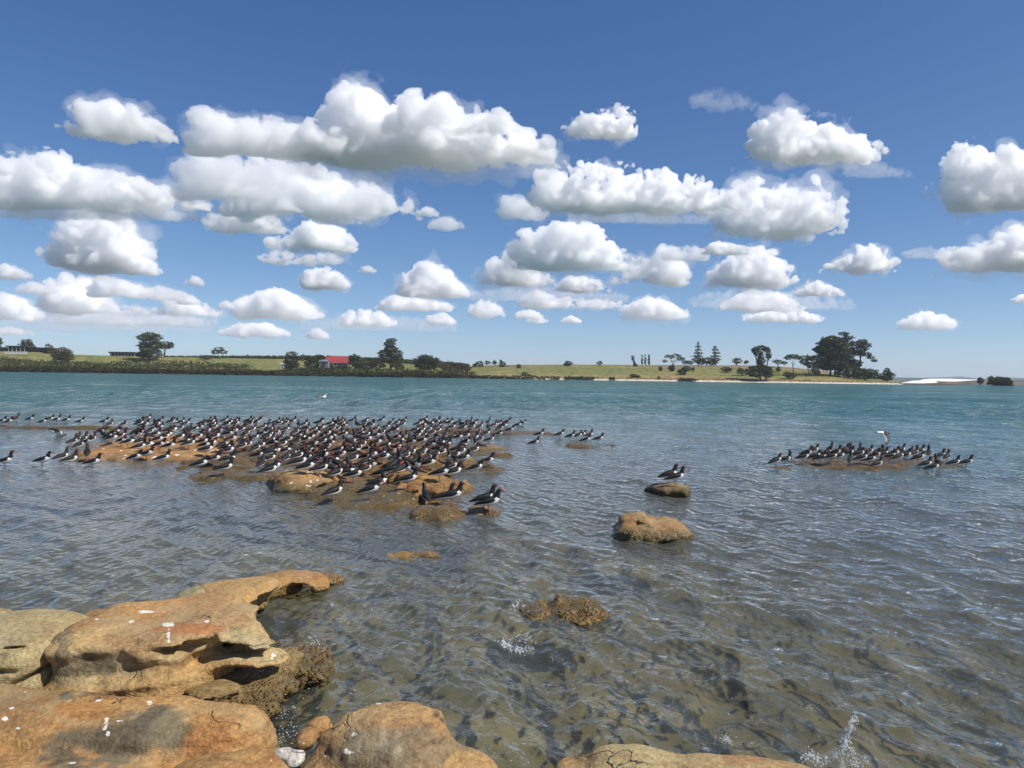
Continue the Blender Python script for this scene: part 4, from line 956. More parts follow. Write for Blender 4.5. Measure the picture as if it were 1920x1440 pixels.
# ------------------------------------------------------------------ birds
from mathutils.bvhtree import BVHTree
allV, allQ, off_ = [], [], 0
for V_, Q_ in ROCK_TRIS:
    allV.append(V_); allQ.append(Q_ + off_); off_ += len(V_)
allV, allQ = np.concatenate(allV), np.concatenate(allQ)
BVH = BVHTree.FromPolygons([tuple(v) for v in allV.tolist()], [tuple(q_) for q_ in allQ.tolist()])
def footing(px, py):
    """the rock, or the shallow water, that the eye sees at a place of the photograph"""
    d = ray(px, py); o = Vector((0, 0, CAM_H))
    w_ = ground(px, py, 0.0)
    h, nn, i, dist = BVH.ray_cast(o, d)
    if h is not None and dist < (w_ - o).length + 0.3 and h.z > 0.0:
        return h
    return Vector((w_.x, w_.y, -0.05))

def flat(name, col, rough=0.6, var=0.2, scale=60):
    m, nt, out = material(name)
    b = NB(nt)
    tc = b.n('TexCoord').outputs['Object']
    n = b.n('TexNoise', Vector=tc, Scale=scale, Detail=3.0).outputs[0]
    c = b.mix(n, tuple(v * (1 - var) for v in col), tuple(min(v * (1 + var), 1) for v in col))
    pr = b.n('BsdfPrincipled', Base_Color=c, Roughness=rough, Specular_IOR_Level=0.3)
    b.link(pr.outputs[0], out.inputs['Surface'])
    return m
BIRD_M = [flat('black_plumage', (.013, .012, .013), .55), flat('white_plumage', (.82, .81, .79), .8, .05), flat('orange_red_bill', (.36, .075, .035), .4), flat('pink_legs', (.36, .16, .13), .5), flat('dark_brown_plumage', (.020, .018, .017), .6)]
def frame_rings(path, n):
    """rings across a spine that runs in the upright plane"""
    rings = []
    for i, (x, z, a, b_) in enumerate(path):
        x0, z0 = path[max(i - 1, 0)][:2]; x1, z1 = path[min(i + 1, len(path) - 1)][:2]
        t = Vector((x1 - x0, 0, z1 - z0)).normalized(); up = Vector((-t.z, 0, t.x))
        rings.append([Vector((x, 0, z)) + up * (a * math.cos(k * 2 * math.pi / n)) + Vector((0, 1, 0)) * (b_ * math.sin(k * 2 * math.pi / n)) for k in range(n)])
    return rings

def bird_mesh(pose):
    lean, neck, bill_dn, tuck, n = pose
    g = Geo()
    N = 14
    if tuck:
        spine = [(-.195, .122, .004, .014), (-.155, .132, .015, .026), (-.10, .147, .038, .044), (-.035, .160, .058, .058), (.03, .174, .064, .062), (.078, .196, .058, .054), (.100, .226, .047, .044), (.092, .258, .040, .036), (.068, .273, .030, .028), (.050, .274, .016, .014)]
        bill = [(.046, .272, .009, .007), (.012, .258, .006, .006), (-.018, .244, .003, .003)]
    else:
        e = neck
        spine = [(-.195, .118 - lean, .004, .014), (-.155, .130 - lean, .015, .026), (-.10, .145 - lean * .6, .038, .044), (-.035, .158 - lean * .2, .056, .056), (.03, .172, .062, .059), (.074, .194, .057, .052), (.098, .226, .045, .042), (.108, .258 + e * .3, .034, .033), (.114, .285 + e * .8, .030, .029),
                 (.125, .309 + e, .031, .029), (.145, .320 + e, .025, .023), (.160, .320 + e, .014, .012)]
        zb = .319 + e
        bill = [(.163, zb, .009, .007), (.188, zb - .02 * bill_dn, .008, .006), (.220, zb - .05 * bill_dn, .0055, .005), (.248, zb - .078 * bill_dn, .002, .002)]
    thr = {0: -.1, 1: -.1, 2: -.22, 3: -.25, 4: -.08, 5: .35}
    mats = []
    for i in range(len(spine) - 1):
        row = []
        for k in range(N):
            c = math.cos((k + .5) * 2 * math.pi / N)
            row.append(1 if i in thr and c < thr[i] else 0)
        mats.append(row)
    g.ringtube(frame_rings(spine, N), mats)
    g.ringtube(frame_rings(bill, 8), 2)
    # folded wings: a dark shell on either flank whose points reach over the tail, with the white peak showing in front of it
    for sd in (-1, 1):
        w_ = [(-.205, .124 - lean, .003, .004), (-.14, .147 - lean * .8, .017, .010), (-.065, .172 - lean * .4, .029, .014), (.005, .188, .032, .014), (.045, .203, .024, .010), (.064, .212, .007, .004)]
        rr = []
        for (x, z, a, b_) in w_:
            yb = sd * (np.interp(x, [-.205, -.14, -.065, .005, .064], [.006, .026, .047, .054, .047]))
            rr.append([Vector((x, yb + sd * b_ * math.sin(k * 2 * math.pi / 8), z + a * math.cos(k * 2 * math.pi / 8))) for k in range(8)])
        g.ringtube(rr if sd < 0 else [r[::-1] for r in rr], 4)
    for sd, fx in ((-1, .012), (1, -.006)):
        top = Vector((.0, sd * .022, .118)); kn = Vector((-.012, sd * .022, .066)); ft = Vector((fx, sd * .022, .004))
        g.tube([top, kn, ft], [.0065, .0048, .0042], 5, 3)
        for aa in (-.5, 0, .5):
            g.tube([ft, ft + Vector((.034 * math.cos(aa), .034 * math.sin(aa), -.002))], [.0035, .002], 4, 3)
    if not tuck:
        for sd in (-1, 1):                                # red eye
            c = Vector((.140, sd * .0235, .327 + neck)); r = .005
            p = [c + Vector(v) * r for v in ((1, 0, 0), (0, 0, 1), (-1, 0, 0), (0, 0, -1))]; tip = c + Vector((0, sd * r, 0))
            for k in range(4):
                g.face([p[k], p[(k + 1) % 4], tip] if sd < 0 else [p[(k + 1) % 4], p[k], tip], 2)
    for i, v in enumerate(g.v):                            # head turned on the neck
        t = min(max((v[2] - .25) / .035, 0), 1) * math.radians(n)
        if t:
            dx, dy = v[0] - .112, v[1]
            g.v[i] = (.112 + dx * math.cos(t) - dy * math.sin(t), dx * math.sin(t) + dy * math.cos(t), v[2])
    me = g.mesh('oystercatcher', BIRD_M, True)
    return me
POSES = [bird_mesh(p) for p in ((.0, .0, .5, False, 0), (-.008, .026, .25, False, 12), (.012, -.028, .9, False, -8), (.004, .012, .7, False, 5), (.0, .0, 0, True, 0), (.02, -.012, .35, False, 0), (.0, .006, .4, False, -70), (.004, -.01, .8, False, 115))]
POSE_WORDS = ['head up', 'neck stretched tall', 'hunched with bill down', 'bill slightly lowered', 'asleep with bill tucked in its back', 'leaning forward']

BIRD_POS = []
GAP = lambda x, y: float(sample(FBM, np.array([[x / 9.0, y / 14.0, .3]]))[0])
rb = np.random.default_rng(21)
def put_bird(P, rot, pose, label, group, scale=1.0):
    o = link('oystercatcher', POSES[pose], loc=P)
    o.rotation_euler = (0, 0, math.radians(rot)); o.scale = (scale,) * 3
    BIRD_POS.append((P.x, P.y))
    return tag(o, label, 'bird', group)

EXPL = [
 # nearest birds at the reef tip
 (847, 950, 4, 0, 'pied oystercatcher with white shoulder, front of the trio on the reef tip rock', 1.0), (832, 945, 8, 1, 'pied oystercatcher behind the front one of the trio on the reef tip rock', 1.02),
 (799, 944, 112, 3, 'dark oystercatcher turned away at the left of the trio on the reef tip rock', 1.0), (917, 964, 3, 0, 'nearest pied oystercatcher, on the small orange rock at the reef tip', 1.03), (908, 957, 10, 3, 'pied oystercatcher half hidden behind the nearest one on the orange tip rock', 1.03),
 (693, 938, 8, 2, 'pied oystercatcher casting a shadow on the wet dark front apron', 1.0), (625, 942, 40, 0, 'pied oystercatcher on the left front edge of the wet apron', 1.0), (708, 924, 18, 4, 'pied oystercatcher right behind the one on the wet apron', 1.0),
 (765, 917, 10, 0, 'pied oystercatcher alone on the left side of the bright pitted rock', 1.0), (600, 896, 35, 1, 'pied oystercatcher on top of the olive rock at the left front', 1.0), (504, 898, 35, 0, 'lone pied oystercatcher in the shallows left of the olive rock', 1.0),
 (825, 905, 0, 3, 'pied oystercatcher standing on the bright pitted orange rock', 1.0), (850, 902, 20, 0, 'pied oystercatcher at the right end of the bright pitted rock', 1.0),
 (913, 878, 4, 0, 'pied oystercatcher furthest right on the front shallows of the reef', 1.0), (892, 886, 8, 2, 'pied oystercatcher leaning behind the one furthest right in front', 1.0),
 (663, 907, 12, 0, 'pied oystercatcher at the back of the wet apron', 1.0), (628, 905, 50, 4, 'pied oystercatcher resting behind the olive front rock', 1.0), (735, 898, 16, 0, 'pied oystercatcher standing just behind the bright pitted rock', 1.0),
 # left waders
 (9, 874, 8, 1, 'wading pied oystercatcher cut near the left edge, nearest row', 1.0), (80, 872, 4, 0, 'wading pied oystercatcher alone with its long body sideways at the left', 1.0), (115, 866, 60, 1, 'left bird of the upright wading pair at the left', 1.0),
 (131, 871, 48, 1, 'right bird of the upright wading pair at the left', 1.0), (163, 864, 115, 3, 'dark wading bird turned away behind the last left wader', 1.0), (174, 876, 10, 0, 'wading pied oystercatcher right of the turned away one', 1.0),
 (135, 836, 70, 1, 'wading bird at the front left of the small upright huddle', 1.0), (143, 832, 80, 1, 'wading bird at the back left of the small upright huddle', 1.0), (154, 831, 60, 1, 'wading bird in the middle of the small upright huddle', 1.0), (163, 836, -20, 0, 'wading bird with a low body in the small huddle', 1.0),
 (147, 843, 75, 3, 'nearest wading bird of the small upright huddle', 1.0), (171, 831, 70, 1, 'wading bird at the right of the small upright huddle', 1.0),
 (253, 866, 0, 5, 'wading bird leaning low before the orange ledge, left of three', 1.0), (275, 864, 0, 2, 'wading bird low before the orange ledge, middle of three', 1.0), (305, 868, 20, 0, 'wading bird upright before the orange ledge, right of three', 1.0),
 (375, 885, 14, 2, 'pied oystercatcher long and low on the submerged rock', 1.0), (400, 875, 14, 0, 'pied oystercatcher behind the long low one on the submerged rock', 1.0), (421, 893, 28, 0, 'nearest pied oystercatcher on the submerged rock left of the olive rock', 1.0), (428, 876, 30, 1, 'tall standing pied oystercatcher on the right of the submerged rock', 1.0),
 # far left line on the back ledge
 (4, 795, 0, 0, 'bird at the left edge on the back ledge', 1.0), (16, 799, 0, 5, 'low bird second from the left edge on the back ledge', 1.0), (31, 790, 90, 1, 'bird with raised white wings line left on the back ledge', 1.0), (56, 791, 0, 0, 'bird alone right of the raised one on the back ledge', 1.0),
 (80, 796, 0, 2, 'hunched front bird of the left cluster on the back ledge', 1.0), (93, 791, 20, 0, 'middle bird of the left cluster on the back ledge', 1.0), (106, 792, 10, 1, 'dark tall bird of the left cluster on the back ledge', 1.0), (124, 793, 5, 0, 'right bird of the left cluster on the back ledge', 1.0),
 (150, 796, 0, 0, 'bird alone right of the left cluster on the back ledge', 1.0), (195, 796, 0, 0, 'bird alone halfway along the left part of the back ledge', 1.0), (262, 795, 0, 0, 'bird below the raised one at the left end of the crowded back row', 1.0), (276, 789, 12, 5, 'highest bird at the left end of the crowded back row', 1.0), (299, 794, 0, 0, 'bird with white shoulder right of the highest back row bird', 1.0),
 # right of the reef
 (1011, 820, 4, 0, 'bird alone in the water right of the crowded reef, farther one', 1.0), (1001, 837, 6, 0, 'bird alone in the water right of the crowded reef, nearer one', 1.0), (1049, 820, 6, 5, 'bird wading left of the small awash rock', 1.0),
 (1069, 824, 0, 0, 'left bird of the handful on the small awash rock', 1.0), (1083, 823, 20, 0, 'second bird of the handful on the small awash rock', 1.0), (1090, 821, 10, 2, 'hunched bird at the back of the small awash rock', 1.0), (1098, 831, 0, 2, 'nearest hunched bird on the small awash rock', 1.0), (1104, 822, 30, 1, 'upright bird of the handful on the small awash rock', 1.0), (1122, 829, 4, 0, 'rightmost bird of the handful on the small awash rock', 1.0),
 # the pair
 (1267, 912, 6, 3, 'front bird of the pair on the flat olive rock', .95), (1254, 908, 12, 0, 'rear bird of the pair on the flat olive rock', 1.0),
]
for (px, py, r, pose, lab, sc_) in EXPL:
    wade = lab.startswith('wading') or 'wading' in lab or 'alone in the water' in lab
    P = footing(px, py)
    put_bird(P, r, pose, lab, 'pied oystercatchers resting on the bay rocks', sc_ * .94)
REEF_R = [(1454, 877, 20, 5, 'dark hunched bird'), (1472, 870, 10, 0, 'bird'), (1479, 869, 60, 1, 'upright bird'), (1505, 870, 4, 0, 'bird'), (1527, 868, 6, 2, 'hunched bird'), (1525, 851, 8, 5, 'long dark bird'), (1556, 849, 40, 1, 'upright bird'),
  (1538, 871, 4, 2, 'low bird'), (1558, 869, 2, 0, 'bird'), (1572, 868, 6, 0, 'bird'), (1583, 851, 20, 0, 'bird'), (1597, 852, 80, 3, 'dark bird'), (1594, 876, 60, 1, 'upright bird'), (1612, 852, 60, 1, 'tall bird'), (1615, 871, 4, 2, 'low bird'), (1628, 854, 20, 0, 'bird'),
  (1648, 853, 20, 0, 'bird'), (1660, 857, 90, 1, 'white breasted bird'), (1655, 863, 12, 0, 'bird'), (1644, 879, 20, 0, 'bird'), (1675, 862, 6, 0, 'bird'), (1688, 851, 12, 0, 'bird'), (1702, 857, 8, 0, 'bird'), (1714, 862, 30, 1, 'upright bird'), (1741, 862, 60, 1, 'upright bird'),
  (1735, 879, 6, 0, 'bird'), (1748, 885, 0, 2, 'low bird'), (1758, 877, 80, 1, 'tall dark bird'), (1775, 869, 40, 0, 'bird'), (1788, 876, 4, 0, 'bird'), (1812, 875, 2, 0, 'bird'), (1610, 863, 8, 2, 'low bird'), (1640, 866, 6, 0, 'bird'), (1566, 860, 4, 0, 'bird'), (1590, 861, 4, 0, 'bird'),
  (1549, 861, 10, 0, 'bird'), (1608, 857, 14, 2, 'low bird'), (1668, 868, 8, 0, 'bird'), (1684, 869, 20, 2, 'low bird'), (1697, 866, 4, 0, 'bird'), (1724, 853, 10, 0, 'bird'), (1722, 870, 6, 2, 'low bird'), (1762, 862, 12, 0, 'bird'), (1630, 874, 2, 0, 'bird'), (1512, 861, 6, 0, 'bird')]
# the crowd on the reef: rows of footings, back to front
ROWS = [(796, 300, 965, 30), (801, 250, 985, 29), (806, 190, 985, 29), (812, 180, 975, 30), (819, 180, 955, 31), (827, 195, 930, 32), (836, 205, 915, 31), (845, 215, 905, 28), (854, 380, 890, 22), (863, 440, 880, 19), (873, 460, 880, 16), (884, 480, 860, 13), (895, 560, 800, 7), (906, 640, 800, 3)]
cand = []
for (py, x0, x1, n) in ROWS:
    for k in range(n):
        for tries in range(12):
            x = x0 + (k + .5 + rb.uniform(-.55, .55)) * (x1 - x0) / n; y = py + rb.uniform(-4, 4) * (1 if py < 830 else 1.4)
            P = footing(x, y)
            if P.z < -0.04 and rb.uniform() < .6: continue
            if GAP(P.x, P.y) < -0.55 and rb.uniform() < .75: continue
            if all((P.x - a) ** 2 + (P.y - b_) ** 2 > .18 ** 2 for a, b_ in BIRD_POS + [(c[0].x, c[0].y) for c in cand]):
                pose = int(rb.choice(8, p=[.26, .15, .14, .13, .09, .07, .08, .08]))
                r = float(rb.choice([rb.normal(22, 18), rb.normal(60, 25), rb.normal(150, 30), rb.normal(-15, 15)], p=[.66, .20, .07, .07]))
                cand.append((P, r, pose, x, y, float(rb.uniform(.88, 1.0))))
                break
cand.sort(key=lambda c: c[0].y)
N_IND = max(0, 300 - len(EXPL) - len(REEF_R) - 3)
MARKS = [(215, 'the dark shed'), (265, 'the left cypress'), (335, 'the umbrella tree'), (440, 'the lone tree'), (515, 'the white hut'), (565, 'the round tree'), (605, 'the grey shed'), (655, 'the red roof'), (695, 'the rounded tree'), (765, 'the pointed tree'), (830, 'the spiky tree'), (885, 'the thicket'), (925, 'the two-headed bush'), (2000, 'the narrow shrubs')]
def crowd_label(r, pose, x, y):
    row = 'foremost' if y > 878 else 'front' if y > 860 else 'lower middle' if y > 843 else 'upper middle' if y > 827 else 'rear' if y > 812 else 'last'
    part = next(n for lim, n in MARKS if x < lim)
    look = 'facing right' if -35 < r < 40 else 'turned away' if 40 <= r < 125 else 'facing left' if r >= 125 else 'facing viewer'
    return f'bird {look}, {POSE_SHORT[pose]}, {row} rows below {part}'
POSE_SHORT = ['head up', 'neck stretched', 'hunched', 'bill lowered', 'asleep', 'leaning forward', 'head turned', 'looking backward']
def single_out(items):
    """items: (label, x); alike ones are told apart by their order from the left"""
    groups = {}
    for i, (l, x) in enumerate(items): groups.setdefault(l, []).append((x, i))
    out = [l for l, _ in items]
    for l, m in groups.items():
        if len(m) > 1:
            m.sort()
            w_ = {2: ('left', 'right'), 3: ('left', 'middle', 'right')}.get(len(m)) or ['first', 'second', 'third', 'fourth', 'fifth', 'sixth', 'seventh', 'eighth'][:len(m)]
            for k, (x, i) in enumerate(m):
                out[i] = l + (f', {w_[k]} of {["two", "three"][len(m) - 2]}' if len(m) < 4 else f', {w_[k % len(w_)]} from left')
    return out
CROWD_L = single_out([(crowd_label(c[1], c[2], c[3], c[4]), c[3]) for c in cand[:N_IND]])
for lab, (P, r, pose, x, y, s_) in zip(CROWD_L, cand[:N_IND]):
    put_bird(P, r, pose, lab, 'pied oystercatchers crowded on the reef', s_)
where = lambda x, y: ('front' if y > 867 else 'back' if y < 856 else 'middle') + ' of the far right rock, ' + ('left end' if x < 1500 else 'left half' if x < 1600 else 'centre' if x < 1680 else 'right half' if x < 1765 else 'right end')
REEF_R.sort()
for lb, (px, py, r, pose, lab) in zip(single_out([(f'{lab}, {POSE_SHORT[pose]}, {where(px, py)}', px) for px, py, r, pose, lab in REEF_R]), REEF_R):
    put_bird(footing(px, py), r, pose, lb, 'birds on the awash rock far right', .93)
# the smallest, farthest birds of the crowd
Vs, Fs, Ms, o_ = [], [], [], 0
for (P, r, pose, x, y, s_) in cand[N_IND:]:
    me = POSES[pose]
    co = np.empty(len(me.vertices) * 3, np.float32); me.vertices.foreach_get('co', co); co = co.reshape(-1, 3) * s_
    c_, s__ = math.cos(math.radians(r)), math.sin(math.radians(r))
    Vs.append(np.stack([co[:, 0] * c_ - co[:, 1] * s__ + P.x, co[:, 0] * s__ + co[:, 1] * c_ + P.y, co[:, 2] + P.z], -1))
    Fs += [tuple(v + o_ for v in p.vertices) for p in me.polygons]; Ms += [p.material_index for p in me.polygons]; o_ += len(co)
me = bpy.data.meshes.new('distant_flock')
me.from_pydata(np.concatenate(Vs).tolist(), [], Fs)
for m in BIRD_M: me.materials.append(m)
me.polygons.foreach_set('material_index', Ms); me.polygons.foreach_set('use_smooth', [True] * len(Fs)); me.update()
tag(link('distant_flock', me), 'farthest packed birds along the back edge of the reef flock', kind='stuff')
print('birds', len(EXPL) + len(REEF_R), 'crowd', len(cand))

def flying(name, label, px, py, Y, rot, pitch, bank, up1, up2, sweep):
    """a bird on the wing: up1, up2 lift of the two wings in degrees"""
    g = Geo()
    sp = [(-.20, 0, .004, .040), (-.15, 0, .012, .034), (-.09, 0, .034, .040), (0, 0, .052, .050), (.08, .004, .046, .044), (.12, .008, .033, .032), (.15, .012, .029, .028), (.175, .012, .022, .020), (.19, .012, .010, .009)]
    ms = []
    for i in range(len(sp) - 1):
        ms.append([(0 if i == 0 else 1) if (c := math.cos((k + .5) * 2 * math.pi / 12)) < -.2 and i < 5 else (1 if i in (1, 2) else 0) for k in range(12)])
    g.ringtube(frame_rings(sp, 12), ms)
    g.ringtube(frame_rings([(.19, .012, .008, .006), (.23, .008, .006, .005), (.265, .002, .002, .002)], 6), 2)
    for sd, up in ((-1, up1), (1, up2)):
        rr, a = [], math.radians(up)
        pts = [(.03, .055, .008), (.14, .06, .007), (.24, .055, .006), (.33, .04, .004), (.42, .012, .002)]
        for j, (d, ch, th_) in enumerate(pts):
            bend = a * (1 - .25 * j / 4) if up > 0 else a * (1 + .15 * j / 4)
            y, z = sd * d * math.cos(bend), .02 + d * math.sin(bend)
            x = .03 + .05 * min(j, 2) / 2 - sweep * max(0, j - 1.5) * .06
            nv = Vector((0, -sd * math.sin(bend), math.cos(bend)))
            ring = [Vector((x + ch, y, z)), Vector((x + ch * .3, y, z)) + nv * th_, Vector((x - ch * .9, y, z)) + nv * th_ * .5, Vector((x - ch * 1.5, y, z)), Vector((x - ch * .9, y, z)) - nv * th_ * .5, Vector((x + ch * .3, y, z)) - nv * th_]
            rr.append(ring if sd > 0 else ring[::-1])
        idx = [0, 0, 1, 1, 1, 1] if sd > 0 else [1, 1, 1, 1, 0, 0]
        mm = []
        for j in range(4):
            mm.append([0, 0, 1 if j < 3 else 0, 1 if j < 3 else 0, 1 if j < 3 else 0, 1 if j < 2 else 0] if sd > 0 else [1 if j < 3 else 0, 1 if j < 3 else 0, 1 if j < 3 else 0, 0, 0, 1 if j < 2 else 0])
        g.ringtube(rr, mm)
    o = link(name, g.mesh(name, BIRD_M, True), loc=at_depth(px, py, Y))
    o.rotation_euler = (math.radians(bank), math.radians(pitch), math.radians(rot))
    return tag(o, label, 'bird')
flying('oystercatcher', 'bird gliding low over the open water above the reef flock', 605, 745, 27.5, 168, 2, -8, 8, 6, .5)
flying('oystercatcher', 'bird landing with lifted wings in the water left of the orange ledge', 112, 822, 21.0, 40, -32, 10, 60, 50, .8)
flying('oystercatcher', 'bird flying with wings pressed down above the flock far right', 1655, 812, 20.0, 8, 5, 10, -30, -4, 1.0)
# ------------------------------------------------------------------ splashes and bubbles
m_drop, nt, out = material('water_drops')
b = NB(nt)
pr = b.n('BsdfPrincipled', Base_Color=(.86, .89, .90, 1), Roughness=0.12, Specular_IOR_Level=0.8)
tr = b.n('BsdfTransparent', Color=(.95, .97, .97, 1))
mx = b.n('MixShader', i0=0.62, i1=tr.outputs[0], i2=pr.outputs[0])
b.link(mx.outputs[0], out.inputs['Surface'])
_t = (1 + 5 ** .5) / 2
ICO_V = np.array([(-1, _t, 0), (1, _t, 0), (-1, -_t, 0), (1, -_t, 0), (0, -1, _t), (0, 1, _t), (0, -1, -_t), (0, 1, -_t), (_t, 0, -1), (_t, 0, 1), (-_t, 0, -1), (-_t, 0, 1)]) / math.hypot(1, _t)
ICO_F = np.array([(0, 11, 5), (0, 5, 1), (0, 1, 7), (0, 7, 10), (0, 10, 11), (1, 5, 9), (5, 11, 4), (11, 10, 2), (10, 7, 6), (7, 1, 8), (3, 9, 4), (3, 4, 2), (3, 2, 6), (3, 6, 8), (3, 8, 9), (4, 9, 5), (2, 4, 11), (6, 2, 10), (8, 6, 7), (9, 8, 1)])
def drops(name, label, P, R, kind='stuff', stretch=None):
    P = np.asarray(P); R = np.asarray(R)
    S_ = np.ones((len(P), 3)) if stretch is None else stretch
    V = (P[:, None, :] + ICO_V[None] * R[:, None, None] * S_[:, None, :]).reshape(-1, 3)
    Q = (ICO_F[None] + 12 * np.arange(len(P))[:, None, None]).reshape(-1, 3)
    return tag(link(name, mesh_np(name, V, Q, [m_drop])), label, kind=kind)
rd = np.random.default_rng(5)
def jet(path, Y, n, spread, r0, r1):
    """drops strewn along a thrown-up thread of water, places in photo pixels"""
    t = rd.uniform(0, 1, n) ** .8 * (len(path) - 1)
    x = np.interp(t, range(len(path)), [p[0] for p in path]); y = np.interp(t, range(len(path)), [p[1] for p in path])
    P = np.array([at_depth(a, b_, Y) for a, b_ in zip(x, y)])
    P += rd.standard_normal((n, 3)) * spread * np.array([1, 1.5, 1])
    return P, rd.uniform(0, 1, n) ** 3.5 * (r1 - r0) + r0
def splash(label, jets, Y):
    Ps, Rs = zip(*[jet(p, Y, int(n * 2.2), s, .0009, r * .8) for p, n, s, r in jets])
    V = (np.concatenate(Ps)[:, None, :] + ICO_V[None] * np.concatenate(Rs)[:, None, None] * np.array([.8, .8, 1.5])).reshape(-1, 3)
    g = Geo()
    g.v = [tuple(v) for v in V.tolist()]
    g.f = [tuple(f) for f in (ICO_F[None] + 12 * np.arange(len(V) // 12)[:, None, None]).reshape(-1, 3).tolist()]
    g.m = [0] * len(g.f)
    for p, n, s, r in jets:                               # threads and torn sheets that join the drops
        for k in range(max(2, n // 22)):
            t0 = rd.uniform(0, .75) * (len(p) - 1); t1 = min(t0 + rd.uniform(.15, .55), len(p) - 1)
            tt = np.linspace(t0, t1, 5)
            off = rd.standard_normal(3) * s * .8
            pts = [at_depth(np.interp(t, range(len(p)), [q[0] for q in p]), np.interp(t, range(len(p)), [q[1] for q in p]), Y) + Vector(off + rd.standard_normal(3) * s * .25) for t in tt]
            rr = r * rd.uniform(.15, .55)
            g.tube(pts, [rr * .3, rr, rr * rd.uniform(.5, 1.4), rr * .8, rr * .2], 5)
    tag(link('splash', g.mesh('splash', [m_drop], True)), label, kind='stuff')
splash('white splash thrown up at the right end of the long bottom rock', [([(1535, 1432), (1560, 1420), (1580, 1395), (1592, 1370), (1603, 1348)], 210, .008, .006), ([(1578, 1440), (1580, 1410), (1583, 1385)], 90, .006, .006), ([(1583, 1385), (1596, 1400), (1602, 1440)], 70, .010, .005), ([(1505, 1425), (1520, 1410), (1535, 1430)], 70, .012, .006), ([(1575, 1440), (1620, 1428)], 40, .02, .006), ([(1600, 1346), (1606, 1338)], 8, .008, .004)], 3.5)
splash('small splash on a wave crest left below the barnacled rock', [([(940, 1205), (955, 1212), (985, 1226)], 150, .016, .009), ([(975, 1200), (990, 1215), (1000, 1228)], 70, .022, .006), ([(1030, 1232), (1055, 1238)], 50, .014, .006), ([(965, 1195), (1000, 1190)], 25, .02, .005)], 5.2)
splash('fine spray at the left end of the barnacled rock', [([(960, 1140), (970, 1132), (985, 1140)], 60, .018, .007), ([(1160, 1160), (1172, 1152)], 35, .015, .007)], 5.9)
splash('small blue-white splash behind the long bottom rock', [([(1352, 1392), (1363, 1384), (1372, 1392)], 60, .008, .004)], 3.75)
splash('fine spray over the small dark lump right of the shelf', [([(578, 1205), (585, 1195), (600, 1212)], 40, .02, .005), ([(555, 1208), (620, 1220)], 30, .02, .004)], 4.8)
Ps, Rs = [], []
for (x0, x1, y0, y1, n) in ((485, 560, 1325, 1400, 420), (430, 700, 1290, 1340, 150), (620, 900, 1180, 1330, 90), (930, 1100, 1180, 1300, 60), (1000, 1500, 1290, 1400, 120), (560, 640, 1230, 1300, 90), (900, 1000, 1390, 1440, 60), (640, 760, 1090, 1180, 30), (1150, 1300, 1020, 1045, 40), (1100, 1900, 1000, 1440, 130)):
    for k in range(int(n * .55)):
        p = ground(rd.uniform(x0, x1), rd.uniform(y0, y1), 0.005)
        Ps.append((p.x, p.y, p.z + rd.uniform(-.003, .02))); Rs.append(rd.uniform(0, 1) ** 2 * .0026 + .0008 * (1 if p.y < 6 else 1.6))
drops('bubbles', 'white bubbles and foam flecks drifting between the near rocks', Ps, Rs)
# ------------------------------------------------------------------ thin sea air
m_haze, nt, out = material('thin_haze')
pv = nt.nodes.new('ShaderNodeVolumePrincipled')
pv.inputs['Color'].default_value = (.80, .88, 1.0, 1)
pv.inputs['Density'].default_value = 1.0e-4
nt.links.new(pv.outputs[0], out.inputs['Volume'])
gh = Geo(); gh.box((0, 4500, 27.5), (20000, 12000, 66))
tag(link('haze', gh.mesh('haze', [m_haze])), 'thin pale sea haze over the bay', kind='stuff')
# ------------------------------------------------------------------ clouds: billowing bodies of droplets, lit by the sun and the sky
CLOUD_MATS = {}
def cloud_mat(density):
    key = float('%.2g' % density)
    if key not in CLOUD_MATS:
        m, nt, out = material('cloud_droplets')
        v = nt.nodes.new('ShaderNodeVolumeScatter')
        v.inputs['Color'].default_value = (1, .9985, .9995, 1)
        v.inputs['Density'].default_value = key
        v.inputs['Anisotropy'].default_value = 0.3
        nt.links.new(v.outputs[0], out.inputs['Volume'])
        CLOUD_MATS[key] = m
    return CLOUD_MATS[key]

